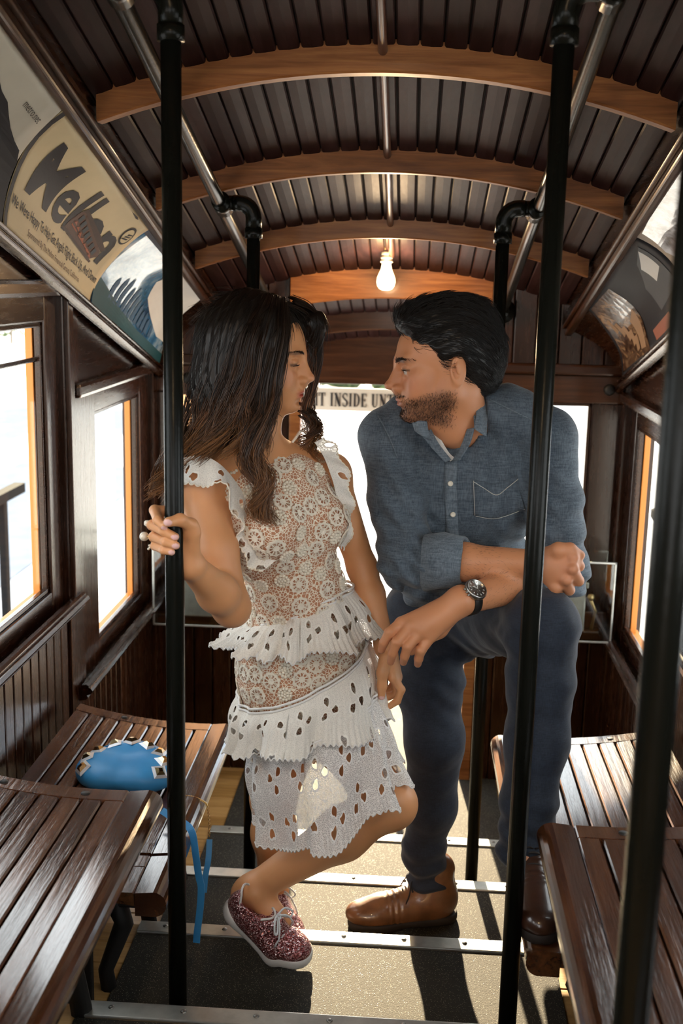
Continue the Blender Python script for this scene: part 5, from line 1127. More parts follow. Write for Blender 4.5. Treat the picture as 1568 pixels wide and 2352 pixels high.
# ------------------------------------------------------------------ woman holding the pole
woman = empty('person', (-0.25, 2.40, tread_z(2) + 0.005))
tag(woman, 'long-haired person in a white lace ruffled dress holding the pole', 'person', 'couple in the aisle')
WF = nrm([.73, -.68, 0]); WB = frame(WF, (0, 0, 1)); wl = WB[1]
wo = J(594, 829, 2.255); WR = frame([1, -.12, -.03], [.0, 0.02, 1]); WS = .94
WL = lambda x, y, z: wo + WS * (x * WR[0] + y * WR[1] + z * WR[2])
sR, eR, wR = J(452, 1108, 2.145), J(530, 1392, 2.075), J(437, 1298, 1.925)
sL, eL, wL = J(757, 1090, 2.35), J(832, 1305, 2.36), J(884, 1482, 2.30)
hR, kR, aR = J(665, 1530, 2.37), J(890, 1845, 2.235), J(582, 2040, 2.235)
hL, kL, aL = J(725, 1530, 2.40), J(628, 1830, 2.45), J(632, 2085, 2.53)
nb0, nb1 = WL(-.022, 0, -.045), J(588, 1040, 2.255)
G = Sculpt()
head_ops(G, wo, WR, WS, False)
G.cone(nb0, nb1, .044, .046, .025); G.cone(WL(.03, 0, -.085), J(606, 1045, 2.225), .020, .030, .03)
chest = J(625, 1175, 2.25); G.ell(chest, (.085, .130, .125), WB, .04); G.cone(sR, sL, .036, .036, .05); G.cone(nb1, sR, .034, .036, .04); G.cone(nb1, sL, .034, .036, .04)
G.cone(chest, J(682, 1370, 2.29), .085, .082, .05); G.ell(J(692, 1500, 2.33), (.095, .135, .12), WB, .05)
G.chain([sR, sR * .45 + eR * .55, eR], [.043, .042, .034], .02); G.chain([eR, eR * .65 + wR * .35, wR], [.034, .036, .0235], .02); G.ell(eR + A3(.004, .0, -.012), (.026, .026, .024), None, .02)
G.chain([sL, eL], [.040, .030], .02); G.chain([eL, eL * .65 + wL * .35, wL], [.030, .029, .0205], .02)
G.chain([hR, hR * .5 + kR * .5, kR], [.072, .064, .050], .03); cR = kR * .68 + aR * .32
G.chain([kR, cR + A3(-.004, .01, -.012), aR], [.050, .053, .031], .03); G.ell(kR + A3(.018, -.012, .004), (.040, .040, .042), None, .03)
G.chain([hL, kL, kL * .68 + aL * .32, aL], [.080, .050, .050, .030], .03)
# feet (inside the sneakers)
toeR = J(690, 2180, 2.195); G.cone(aR, aR * .45 + toeR * .55, .030, .026, .02); G.ell(aR + A3(-.022, .01, -.022), (.03, .026, .034), None, .02); G.ell(aR + A3(.004, -.028, -.002), (.011, .009, .012), None, .012)
G.cone(aL, aL + A3(.04, -.11, -.045), .030, .022, .02)
# right hand gripping the pole
PY = 1.9
iM = [J(398, 1176, 1.938), J(402, 1198, 1.945), J(404, 1222, 1.945), J(402, 1246, 1.940)]
iP = [J(355, 1172, 1.918), J(349, 1206, 1.912), J(353, 1233, 1.910), J(356, 1254, 1.910)]
iD = [J(362, 1195, 1.880), J(377, 1221, 1.872), J(381, 1245, 1.871), J(376, 1264, 1.874)]
iT = [J(375, 1208, 1.8665), J(402, 1233, 1.8655), J(404, 1253, 1.8655), J(394, 1268, 1.8685)]
for i in range(4):
    r = [.0090, .0088, .0086, .0076][i]
    G.cone(wR, iM[i], .019, .011, .014); G.chain([iM[i], iP[i], iD[i], iT[i]], [r * 1.18, r * 1.02, r * .92, r * .80], .0035)
G.ell(J(424, 1252, 1.922), (.018, .026, .036), None, .016)
thT = J(387, 1199, 1.8600)
G.chain([J(436, 1282, 1.918), J(440, 1222, 1.905), J(438, 1207, 1.900), J(414, 1194, 1.876), thT], [.018, .0150, .0122, .0102, .0085], .007)
# left hand hanging
lM = [J(901, 1556, 2.285), J(908, 1558, 2.300), J(911, 1556, 2.315), J(910, 1550, 2.328)]
lP = [J(921, 1584, 2.285), J(912, 1592, 2.305), J(905, 1590, 2.320), J(900, 1580, 2.334)]
lD = [J(912, 1610, 2.285), J(892, 1600, 2.308), J(882, 1596, 2.322), J(884, 1588, 2.335)]
lT = [J(886, 1628, 2.288), J(872, 1592, 2.306), J(866, 1588, 2.320), J(872, 1582, 2.332)]
for i in range(4): G.cone(wL, lM[i], .017, .0105, .014); G.chain([lM[i], lP[i], lD[i], lT[i]], [.0098, .0088, .0078, .0062], .0035)
tL = [J(884, 1510, 2.275), J(878, 1545, 2.268), J(877, 1575, 2.268), J(876, 1600, 2.270)]; G.chain(tL, [.014, .0115, .0095, .0075], .008)
nails = [(thT + A3(-.001, -.0068, .0), .0075), (iT[1] + A3(.001, -.0062, 0), .0062), (iT[2] + A3(.001, -.0060, 0), .0062), (iT[3] + A3(.001, -.0054, 0), .0056), (iT[0] + A3(.004, -.005, -.002), .0058), (tL[3] + A3(0, -.0062, -.001), .0058)]
def woman_color(v):
    C = head_color(v, wo, WR, WS, (0.68, 0.325, 0.140), (0.50, 0.060, 0.035), (0.035, 0.018, 0.011), None, (0.66, 0.26, 0.16), True)
    for p, r in nails:
        q = v - p; m = (np.sqrt((q[:, 0] / 1.25) ** 2 + q[:, 1] ** 2 + (q[:, 2] / .85) ** 2) < r * .92).astype(float)[:, None]; C = C * (1 - m) + np.array([.80, .50, .48]) * m
    return C
whb = (np.array([wo[0] - .15, wo[1] - .15, nb1[2] - .01]), np.array([wo[0] + .16, wo[1] + .15, wo[2] + .16]))
whn = (np.array([-.47, 1.84, -.53]), np.array([-.34, 1.99, -.34])); whn2 = (np.array([-.09, 2.22, -.95]), np.array([.03, 2.38, -.74]))
fine = [(whb, .0022), (whn, .0017), (whn2, .0020)]
big = cut(G.mesh((-.52, 1.82, -1.57), (.10, 2.70, -.02), .0046), lambda c: ~(inb(c, whb) | inb(c, whn) | inb(c, whn2)))
keep_world(np_mesh('body', merge([big] + [cut(G.mesh(b[0] - .006, b[1] + .006, h), lambda c, b=b: inb(c, (b[0] - .0025, b[1] + .0025))) for b, h in fine]), 'skin', None, woman_color), woman)
keep_world(face_hair(G, wo, WR, WS, False, 'hair_black', woman), woman)
# --- dress
def _lace():
    N = NT('lace_bodice'); v = N.coords(); vo = N.n('ShaderNodeTexVoronoi', feature='DISTANCE_TO_EDGE'); N.set(vo.inputs['Vector'], v); vo.inputs['Scale'].default_value = 150
    net = N.math('LESS_THAN', vo.outputs['Distance'], .085); N.P(Base_Color=N.mix(net, (0.47, 0.215, 0.115), (0.86, 0.77, 0.62)), Roughness=.8); N.bump(net, .6, .0015)
    for nm, white in (('lace_ruffle', (0.90, 0.865, 0.79)), ('lace_skirt', (0.90, 0.885, 0.86))):
        N = NT(nm); at_ = N.n('ShaderNodeAttribute', attribute_name='PatUV'); sp = N.n('ShaderNodeSeparateXYZ'); N.t.links.new(at_.outputs['Vector'], sp.inputs[0]); U_, V_ = sp.outputs[0], sp.outputs[1]
        c = .088; row = N.math('FLOOR', N.math('DIVIDE', V_, c)); u2 = N.math('ADD', N.math('DIVIDE', U_, c), N.math('MULTIPLY', row, .5)); fu = N.math('SUBTRACT', N.math('FRACT', u2), .5); fv = N.math('SUBTRACT', N.math('FRACT', N.math('DIVIDE', V_, c)), .5)
        r = N.math('SQRT', N.math('ADD', N.math('MULTIPLY', fu, fu), N.math('MULTIPLY', fv, fv))); th = N.math('ADD', N.math('ARCTAN2', fv, fu), N.math('MULTIPLY', N.math('FLOOR', u2), 1.9))
        pet = N.math('COSINE', N.math('MULTIPLY', th, 3.0)); prof = N.math('MULTIPLY', N.math('SUBTRACT', r, .06), N.math('SUBTRACT', .36, r)); sh = N.math('ADD', N.math('MULTIPLY', prof, 26.0), N.math('SUBTRACT', N.math('MULTIPLY', pet, .55), .65))
        hole = N.math('GREATER_THAN', sh, .17); rim = N.math('GREATER_THAN', sh, -.12)
        nv = N.n('ShaderNodeTexVoronoi', feature='DISTANCE_TO_EDGE'); N.set(nv.inputs['Vector'], N.coords()); nv.inputs['Scale'].default_value = 300
        net = N.math('LESS_THAN', nv.outputs['Distance'], .16 if nm == 'lace_ruffle' else .12); solid = N.math('MAXIMUM', net, rim)
        N.P(Base_Color=N.mix(rim, (white[0] * .94, white[1] * .93, white[2] * .92), white), Roughness=.85, Sheen_Weight=.2); N.bump(N.math('ADD', net, N.math('MULTIPLY', rim, 2.0)), .8, .0012)
        tr = N.n('ShaderNodeBsdfTransparent'); mx = N.n('ShaderNodeMixShader'); alpha = N.math('MULTIPLY', N.math('SUBTRACT', 1.0, hole), N.math('ADD', (.86 if nm == 'lace_ruffle' else .55), N.math('MULTIPLY', solid, .6)))
        N.set(mx.inputs[0], N.math('MINIMUM', alpha, 1.0)); N.t.links.new(tr.outputs[0], mx.inputs[1]); N.t.links.new(N.b.outputs[0], mx.inputs[2]); N.t.links.new(mx.outputs[0], N.out.inputs[0])
    plain('lace_thread', (0.90, 0.82, 0.68), .8, bump=.5, bscale=700); plain('lace_white', (0.82, 0.80, 0.77), .8, bump=.5, bscale=700)
    plain('gold', (0.70, 0.48, 0.20), .25, 1.0); plain('pearl', (0.75, 0.66, 0.52), .22, coat=.8)
    N = NT('glitter'); vo = N.n('ShaderNodeTexVoronoi'); N.set(vo.inputs['Vector'], N.coords()); vo.inputs['Scale'].default_value = 520
    sc_ = N.n('ShaderNodeSeparateColor', i_0=vo.outputs['Color']); N.P(Base_Color=N.ramp(sc_.outputs[0], [(.0, (0.10, 0.018, 0.022)), (.55, (0.30, 0.07, 0.07)), (.85, (0.62, 0.36, 0.36)), (1.0, (0.85, 0.75, 0.78))]), Metallic=.55, Roughness=.28)
    nm_ = N.n('ShaderNodeNormalMap') if False else None
    vm = N.n('ShaderNodeVectorMath', operation='SUBTRACT'); N.set(vm.inputs[0], vo.outputs['Color']); vm.inputs[1].default_value = (.5, .5, .5)
    ge = N.n('ShaderNodeNewGeometry'); va = N.n('ShaderNodeVectorMath', operation='ADD'); vs_ = N.n('ShaderNodeVectorMath', operation='SCALE'); N.t.links.new(vm.outputs[0], vs_.inputs[0]); vs_.inputs['Scale'].default_value = 1.1; N.t.links.new(ge.outputs['Normal'], va.inputs[0]); N.t.links.new(vs_.outputs[0], va.inputs[1])
    vn = N.n('ShaderNodeVectorMath', operation='NORMALIZE'); N.t.links.new(va.outputs[0], vn.inputs[0]); N.t.links.new(vn.outputs[0], N.b.inputs['Normal'])
    plain('rubber_white', (0.72, 0.70, 0.67), .5); plain('lace_cord', (0.70, 0.72, 0.74), .8); plain('nail_pink', (0.8, 0.5, 0.48), .2, coat=.8)
    N = NT('hair_ombre'); at_ = N.n('ShaderNodeAttribute', attribute_name='Col'); N.P(Base_Color=at_.outputs['Color'], Roughness=.36, Specular_IOR_Level=.5)
_lace()
K = Sculpt()
K.ell(chest, (.094, .137, .130), WB, .04); K.cone(sR * .86 + sL * .14 + A3(0, 0, -.002), sL * .86 + sR * .14 + A3(0, 0, -.002), .041, .041, .04)
for s in (1, -1): K.ell(J(640, 1195, 2.245) + WF * .058 + wl * s * .062, (.052, .060, .058), WB, .03)
K.cone(chest, J(682, 1365, 2.29), .094, .094, .05); K.cone(J(682, 1365, 2.29), J(692, 1450, 2.32), .092, .112, .04); K.ell(J(694, 1520, 2.33), (.108, .142, .125), WB, .05); K.cone(J(694, 1540, 2.33), J(705, 1690, 2.32), .132, .125, .05)
K.half(J(592, 1048, 2.18), (.02, -.34, 1), .008); K.half(J(700, 1705, 2.3), (.3, 0, -1), .01)
K.T = lambda P: .0016 * smooth_noise(P.astype(float), 45, 3)
kv = K.mesh((-.50, 2.05, -1.12), (-.02, 2.52, -.30), .0042)
dress = keep_world(np_mesh('dress', kv, 'lace_bodice'), woman); dress['label'] = 'cream lace dress with tiered white ruffles'
# raised crochet flowers spread over the fitted parts of the dress
def flower_mesh(kind):
    R0, vs, fs = 1.0, [], []
    if kind == 0:
        nt_ = 60; rr = [.0, .16, .24, .33, .50, .70, .80, .93]
        for z in (0, 1):
            for r in rr:
                for j in range(nt_):
                    a = 2 * PI * j / nt_; sc = 1 + (.07 * math.cos(10 * a) if r > .9 else 0); vs.append((r * sc * math.cos(a), r * sc * math.sin(a), (.10 + .05 * math.sin(PI * r)) * z - .05))
        k = len(rr) * nt_
        for i in range(len(rr) - 1):
            for j in range(nt_):
                ph = (j + .5) % 6; hole = (rr[i] >= .33 and rr[i + 1] <= .71 and 1 < ph < 5) or (i == 1 and False)
                if hole: continue
                j2 = (j + 1) % nt_; fs.append([k + i * nt_ + j, k + i * nt_ + j2, k + (i + 1) * nt_ + j2, k + (i + 1) * nt_ + j])
                if i == len(rr) - 2: fs.append([i * nt_ + nt_ + j, k + i * nt_ + nt_ + j, k + i * nt_ + nt_ + j2, i * nt_ + nt_ + j2])
    else:
        bumps = [(0, 0)] + [(.34 * math.cos(a), .34 * math.sin(a)) for a in [2 * PI * i / 6 for i in range(6)]] + [(.68 * math.cos(a), .68 * math.sin(a)) for a in [2 * PI * (i + .5) / 12 for i in range(12)]]
        for bx_, by_ in bumps:
            k = len(vs); r = .19
            for e, zz in ((1.0, -.05), (1.0, .06), (.7, .16)):
                for j in range(8): vs.append((bx_ + r * e * math.cos(2 * PI * j / 8), by_ + r * e * math.sin(2 * PI * j / 8), zz))
            vs.append((bx_, by_, .20))
            for i in range(2):
                for j in range(8): fs.append([k + i * 8 + j, k + i * 8 + (j + 1) % 8, k + (i + 1) * 8 + (j + 1) % 8, k + (i + 1) * 8 + j])
            for j in range(8): fs.append([k + 16 + j, k + 16 + (j + 1) % 8, k + 24])
    me = bpy.data.meshes.new('lace_flower'); me.from_pydata(vs, [], fs); me.materials.append(MATS['lace_thread']); me.polygons.foreach_set('use_smooth', [kind == 1] * len(me.polygons)); return me
FM = [flower_mesh(0), flower_mesh(1)]
v, f = kv; fc_ = v[f].mean(1); Nf = np.cross(v[f[:, 2]] - v[f[:, 0]], v[f[:, 3]] - v[f[:, 1]]); Nf /= np.linalg.norm(Nf, axis=1)[:, None] + 1e-12
view = -fc_ / np.linalg.norm(fc_, axis=1)[:, None]; ok = ((Nf * view).sum(1) > -.25) & (Nf[:, 2] < .85) & (fc_[:, 2] < -.36); cand = np.nonzero(ok)[0]; RNG.shuffle(cand); sel = []
for q in cand:
    p = fc_[q]
    if len(sel) == 0 or np.min(np.linalg.norm(np.array([fc_[k] for k in sel]) - p, axis=1)) > .0355: sel.append(q)
    if len(sel) >= 230: break
for n_, q in enumerate(sel):
    k = 0 if (n_ * 7) % 11 < 7 else 1; o = bpy.data.objects.new('lace_flower', FM[k]); COL.objects.link(o); o.parent = dress; R_ = .0205 if k == 0 else .0185
    o.matrix_local = Matrix.Translation(fc_[q] + Nf[q] * .0012) @ Vector(Nf[q]).to_track_quat('Z', 'Y').to_matrix().to_4x4() @ Matrix.Rotation(random.uniform(0, 6), 4, 'Z') @ Matrix.Diagonal((R_, R_, R_ * 1.1, 1))
# ruffles
def ring(Lp, Rp, Fp, Yc, ry, phi, dR):
    Lw, Rw = J(*Lp, Yc), J(*Rp, Yc + dR); C = (Lw + Rw) / 2; h = (Rw - Lw) / 2; F_ = J(*Fp, Yc - ry) - C
    s, c = np.sin(phi)[:, None], np.cos(phi)[:, None]; return C + h * s + np.where(c > 0, F_ * c, A3(0, ry * .9, 0)[None] * -c)
def tier(name, top, bot, Yc, ryt, ryb, waves, amp, mat, seed, rows=9, n=360, dR=(.03, .03)):
    phi = np.linspace(0, 2 * PI, n, endpoint=False); r = np.random.default_rng(seed); T0 = ring(*top, Yc, ryt, phi, dR[0]); B0 = ring(*bot, Yc, ryb, phi, dR[1])
    ph2 = phi + .25 * np.sin(2 * phi + seed) + .1 * np.sin(5 * phi + 2 * seed); w = np.sin(waves * ph2) + .35 * np.sin(2.3 * waves * ph2 + 1)
    cen = B0.mean(0); out = B0 - cen; out[:, 2] = 0; out /= np.linalg.norm(out, axis=1)[:, None]; hemz = .0035 * np.sign(np.sin(phi * 95)) * np.abs(np.sin(phi * 95)) ** .5
    B1 = B0 + out * (amp * w)[:, None] + A3(0, 0, 1) * (hemz + .35 * amp * np.cos(waves * ph2 + .5))[:, None]; wt = .18 * amp * w
    T1 = T0 + out * wt[:, None]
    def prof(T, B_, t): e = t ** 1.25; q = T * (1 - e) + B_ * e; q = q + out * (.018 * math.sin(PI * min(1, t * 1.4)) * .6); q[:, 2] = T[:, 2] * (1 - t) + B_[:, 2] * t; return q
    o = loop_strip(name, T1, B1, mat, None, rows=rows, prof=prof); return sub(o, dress), B1, T1
_, hem1, top1 = tier('ruffle', ((580, 1428), (808, 1352), (690, 1412)), ((502, 1470), (866, 1445), (690, 1512)), 2.30, .105, .165, 11, .016, 'lace_ruffle', 1)
_, hem2, top2 = tier('ruffle', ((550, 1588), (848, 1480), (668, 1622)), ((538, 1690), (882, 1655), (655, 1738)), 2.315, .150, .200, 10, .017, 'lace_ruffle', 2, dR=(.0, -.05))
_, hem3, top3 = tier('ruffle', ((575, 1700), (860, 1600), (700, 1722)), ((608, 1840), (926, 1792), (715, 1962)), 2.32, .170, .225, 9, .020, 'lace_skirt', 3, rows=16, dR=(-.05, -.10))
for hm in (hem1, hem2, hem3): o = sub(tube('scalloped_hem', np.vstack([hm, hm[:1]]), .0017, 'lace_white', None, 5), dress)
for tp_ in (top1, top2, top3):
    for dz in (.0, .009): sub(tube('braid_trim', np.vstack([tp_, tp_[:1]]) * np.array([1, 1, 1]) + A3(0, -.002, dz), .0028, 'lace_white', None, 6), dress)
def open_ruffle(name, inner, outer, waves, amp, mat, seed):
    I0, O0 = catmull([J(*p) for p in inner], 150), catmull([J(*p) for p in outer], 150); t = np.linspace(0, 1, 150); w = np.sin(waves * 2 * PI * t + seed) * amp; nn = np.cross(np.gradient(O0, axis=0), O0 - I0); nn /= np.linalg.norm(nn, axis=1)[:, None] + 1e-9
    O1 = O0 + nn * w[:, None] + (O0 - I0) * (.08 * np.abs(np.sin(34 * PI * t)))[:, None]
    o = loop_strip(name, I0, O1, mat, None, rows=7, close=False); sub(o, dress); sub(tube('scalloped_hem', O1, .0015, 'lace_thread', None, 5), dress)
open_ruffle('shoulder_ruffle', [(418, 1052, 2.12), (465, 1046, 2.115), (512, 1072, 2.12), (552, 1122, 2.135), (582, 1180, 2.14), (606, 1238, 2.142), (640, 1282, 2.146)], [(392, 1118, 2.10), (445, 1112, 2.075), (506, 1112, 2.078), (546, 1180, 2.095), (552, 1232, 2.105), (566, 1290, 2.11), (600, 1312, 2.12)], 4.5, .010, 'lace_ruffle', 1)
open_ruffle('shoulder_ruffle', [(722, 1016, 2.272), (734, 1034, 2.270), (748, 1060, 2.268), (768, 1120, 2.27), (778, 1190, 2.275), (782, 1260, 2.285)], [(738, 1006, 2.280), (764, 1022, 2.290), (792, 1075, 2.295), (806, 1140, 2.295), (806, 1200, 2.295), (795, 1268, 2.30)], 4.5, .009, 'lace_ruffle', 2)
sub(tube('neck_trim', lands(K, catmull([(436, 1050), (480, 1040), (530, 1050), (580, 1058), (625, 1052), (665, 1022), (690, 990)], 40), off=.001), .003, 'lace_thread', None, 6), dress)
# --- sneakers
sup, sso, SU = shoe_geo('sneaker', .0030)
def bend_shoe(v, x0, ang):
    v = np.array(v, float); t = np.clip((v[:, 0] - x0) / .05, 0, None); a = np.minimum(t, 1) * ang; dx = np.maximum(v[:, 0] - x0, 0)
    c, s = np.cos(a * .75), np.sin(a * .75); z = v[:, 2]; out = v.copy(); m = dx > 0; out[m, 0] = x0 + dx[m] * c[m] - z[m] * s[m]; out[m, 2] = dx[m] * s[m] + z[m] * c[m]; return out
def sneaker(o, R, ang, label):
    tf = lambda v: place(bend_shoe(v, .135, ang), o, R)
    b = keep_world(np_mesh('sneaker', (tf(sup[0]), sup[1]), 'glitter'), woman); b['label'] = label
    sub(np_mesh('sneaker_sole', (tf(sso[0]), sso[1]), 'rubber_white'), b)
    n_ = 26; rim = []
    for i in range(n_ + 1):
        a = 2 * PI * i / n_; rim.append((.050 + .046 * math.cos(a), .0265 * math.sin(a), .072 + .018 * math.cos(a) ** 2 - (.010 if abs(math.sin(a)) > .7 else 0)))
    sub(tube('collar_binding', tf(rim), .0026, 'rubber_white', None, 6), b)
    for i in range(6):
        x = .100 + i * .0125; z = .094 - i * .0068; w = .017 + .0015 * i
        for s in (1, -1):
            pth = catmull([(x, -s * w, z - .010), (x + .004, -s * w * .4, z + .003 - s * .0), (x + .009, s * w * .4, z), (x + .013, s * w, z - .014)], 9); sub(tube('shoelace', tf(pth), .0023, 'lace_cord', None, 6), b)
    for s in (1, -1): sub(tube('shoelace_bow', tf(catmull([(.098, 0, .100), (.100, s * .020, .108), (.118, s * .036, .098), (.122, s * .026, .092), (.102, s * .004, .101)], 18)), .0023, 'lace_cord', None, 6), b); sub(tube('shoelace_end', tf(catmull([(.098, 0, .100), (.115, s * .016, .102), (.138, s * .030, .080), (.150, s * .034, .062)], 12)), .0019, 'lace_cord', None, 6), b)
    return b
fR = nrm([.176, -.045, -.150]); upR = nrm([.50, -.42, .72]); RR_ = frame(fR, upR); o0 = J(514, 2058, 2.235)
low = place(bend_shoe(sso[0], .135, .75), o0, RR_)[:, 2].min(); o0 = o0 + A3(0, 0, (tread_z(1) + .0055) - low)
sneaker(o0, RR_, .75, 'pink glitter sneaker with white laces, heel raised')
sneaker(np.array([-.318, 2.585, tread_z(2) + .0055]), frame([.36, -.93, 0], (0, 0, 1)), 0.0, 'pink glitter sneaker flat on the step behind')
# --- rings, bracelet, earring
def ball(name, p, r, mat): 
    bm = bmesh.new(); bmesh.ops.create_uvsphere(bm, u_segments=16, v_segments=10, radius=r, matrix=Matrix.Translation(p)); me = bpy.data.meshes.new(name); bm.to_mesh(me); bm.free(); return keep_world(link(name, me, mat, None, True), woman)
def band(name, a, b, r, mat, w=.0018):
    ax = nrm(b - a); u = nrm(np.cross(ax, [.3, .2, .9])); q = np.cross(ax, u); return keep_world(tube(name, [a + (math.cos(t) * u + math.sin(t) * q) * r for t in np.linspace(0, 2 * PI, 25)], w, mat, None, 6), woman)
for i, (x, y, r) in enumerate(((338, 1202, .0058), (331, 1232, .0083))):
    m_ = iM[1 + i] * .45 + iP[1 + i] * .55; rg = band('ring', m_, iP[1 + i], .0105, 'gold'); rg['label'] = 'gold ring with a pearl'; pb = ball('ring_pearl', J(x, y, 1.925), r, 'pearl')
    keep_world(tube('ring_stem', [J(x, y, 1.925), iP[1 + i] + A3(-.004, .004, 0)], .0018, 'gold', None, 6), woman)
rg = band('ring', iM[3] * .35 + iP[3] * .65, iP[3], .0098, 'gold', .0022); rg['label'] = 'thin jewelled ring'
for q in ((343, 1253), (344, 1258), (341, 1261)): ball('ring_stone', J(*q, 1.915), .0022, 'pearl')
br_ = wL * .88 + eL * .12
for i in range(3): band('bracelet', br_ + (wL - eL) * .02 * i, wL, .0222, 'gold', .0012)
ball('earring', J(566, 909, 2.150), .0028, 'pearl')
# --- hair
HW = Sculpt()
HW.ell(WL(-.018, 0, .048), (.108 * WS, .090 * WS, .100 * WS), WR, .02); HW.chain([WL(-.045, -.01, .03), J(528, 880, 2.235), J(490, 985, 2.225)], [.080, .068, .040], .04); HW.chain([WL(.030, -.052, .085), J(628, 790, 2.195), J(612, 890, 2.185), J(590, 960, 2.175)], [.034, .034, .030, .016], .03)
HW.chain([WL(.045, .045, .085), J(722, 745, 2.325), J(726, 815, 2.335)], [.034, .022, .008], .02)
HW.ell(WL(.098, -.035, -.022), (.062, .085, .105), WR, .010, '-'); HW.ell(WL(.085, .0, .045), (.034, .06, .032), WR, .012, '-'); HW.cone(J(600, 960, 2.19), J(585, 1060, 2.19), .034, .05, .01, '-')
HW.T = lambda P: .0022 * np.sin((P.astype(float) @ nrm([.9, -.5, .15])) * 330 + 3 * np.sin(P[:, 2].astype(float) * 26)) + .003 * smooth_noise(P.astype(float), 60, 5)
whv = HW.mesh((-.52, 2.10, -.40), (-.05, 2.42, .02), .0034)
whair = keep_world(np_mesh('hair', whv, 'hair_dark'), woman); whair['label'] = 'long wavy brown hair'
guides = [  # (points, count, spread at root / middle / tip, wave amplitude)
 ([(612, 690, 2.215), (562, 765, 2.172), (534, 865, 2.158), (506, 960, 2.150), (460, 1030, 2.14), (418, 1082, 2.11)], 190, (.014, .030, .014), .006),
 ([(618, 688, 2.21), (584, 780, 2.162), (562, 880, 2.150), (542, 950, 2.145), (504, 1010, 2.13), (440, 1062, 2.095)], 190, (.013, .026, .006), .006),
 ([(628, 690, 2.205), (606, 790, 2.160), (586, 880, 2.148), (570, 950, 2.140), (550, 1010, 2.125), (515, 1052, 2.10)], 150, (.012, .022, .006), .006),
 ([(636, 692, 2.20), (628, 785, 2.165), (608, 880, 2.148), (594, 945, 2.135), (572, 995, 2.118), (570, 1062, 2.108), (602, 1122, 2.100), (586, 1164, 2.098), (632, 1206, 2.095)], 240, (.011, .018, .005), .007),
 ([(644, 695, 2.20), (644, 775, 2.170), (628, 860, 2.152), (614, 920, 2.140), (592, 985, 2.120), (582, 1050, 2.108), (612, 1105, 2.100), (594, 1150, 2.098), (612, 1196, 2.096)], 190, (.010, .015, .006), .008),
 ([(655, 700, 2.205), (660, 760, 2.185), (648, 840, 2.165), (632, 925, 2.150), (614, 990, 2.13), (602, 1050, 2.112)], 70, (.008, .006, .008), .004),
 ([(665, 692, 2.25), (708, 712, 2.305), (730, 755, 2.328), (727, 815, 2.335), (716, 880, 2.335), (708, 945, 2.325), (722, 995, 2.31), (706, 1035, 2.29), (742, 1062, 2.28)], 130, (.016, .012, .012), .006),
 ([(690, 940, 2.325), (712, 955, 2.32), (716, 985, 2.31), (700, 1010, 2.30), (704, 1050, 2.285)], 90, (.018, .018, .014), .008),
 ([(575, 690, 2.27), (512, 748, 2.245), (478, 845, 2.225), (456, 930, 2.205), (432, 1002, 2.18), (402, 1062, 2.15), (364, 1110, 2.12), (346, 1142, 2.10)], 170, (.013, .026, .010), .007),
 ([(598, 686, 2.24), (534, 750, 2.20), (502, 850, 2.185), (478, 940, 2.175), (446, 1010, 2.16), (422, 1055, 2.13)], 190, (.014, .028, .014), .006),
 ([(470, 1000, 2.17), (440, 1030, 2.15), (420, 1070, 2.13), (372, 1120, 2.11), (335, 1138, 2.09)], 14, (.012, .012, .014), .006),
]
allp, allc = [], []
for gi_, (pts, cnt, sp, wv) in enumerate(guides):
    r = np.random.default_rng(100 + gi_); n_ = 34; base = catmull([J(*p) for p in pts], n_); t = np.linspace(0, 1, n_); spread = np.interp(t, [0, .5, 1], sp)
    nc = max(3, cnt // 13); cl = r.normal(size=(nc, 3)) * .55; cl /= np.maximum(1, np.linalg.norm(cl, axis=1))[:, None]; pick = r.integers(0, nc, cnt); off = cl[pick]; cph = r.uniform(0, 1.6, nc); cfq = r.uniform(2.0, 3.2, nc); ph = cph[pick] + r.normal(size=cnt) * .12; fq = cfq[pick]
    loose = r.normal(size=(cnt, 3)) * .0030; cbr = r.uniform(.55, 1.5, nc)[pick]
    wave = np.stack([np.sin(2 * PI * fq[:, None] * t + ph[:, None]), .6 * np.cos(2 * PI * fq[:, None] * t + ph[:, None]), .3 * np.sin(2 * PI * fq[:, None] * t + ph[:, None] + 1)], -1) * (wv * 1.5 * np.clip(t * 1.6 - .25, 0, 1)[None, :, None])
    ln = r.uniform(.86, 1.0, cnt); tt = np.clip(t[None] * ln[:, None], 0, 1); idx = tt * (n_ - 1); i0 = np.clip(idx.astype(int), 0, n_ - 2); u = (idx - i0)[..., None]; P = base[i0] * (1 - u) + base[i0 + 1] * u
    P = P + off[:, None] * spread[None, :, None] + wave + loose[:, None] * (.5 + t)[None, :, None]; allp.append(P)
    k1 = np.clip((t[None] + .12 * r.normal(size=(cnt, 1)) - .30) / .7, 0, 1)[..., None]; a, b, c = np.array([.018, .0090, .0050]), np.array([.088, .036, .0130]), np.array([.25, .108, .036]); col = np.where(k1 < .5, a + (b - a) * k1 * 2, b + (c - b) * (k1 - .5) * 2) * (cbr * r.uniform(.8, 1.2, cnt))[:, None, None]; allc.append(col)
P = np.concatenate(allp); Cc = np.concatenate(allc); o = strands('hair_strands', P, .00085, 'hair_ombre', None, 3, .45); ca = o.data.color_attributes.new('Col', 'FLOAT_COLOR', 'POINT'); c4 = np.ones((len(o.data.vertices), 4), f32); c4[:, :3] = np.repeat(Cc.reshape(-1, 3), 3, axis=0); ca.data.foreach_set('color', c4.ravel()); keep_world(o, woman); o['kind'] = 'stuff'
ws = surf_strands(whv, 2600, lambda p, n: np.tile(nrm([-.35, 0, -1.]), (len(p), 1)), .055, 7, .12, 9, .08); o = strands('hair_strands', ws, .0007, 'hair_dark', None); keep_world(o, woman); o['kind'] = 'stuff'
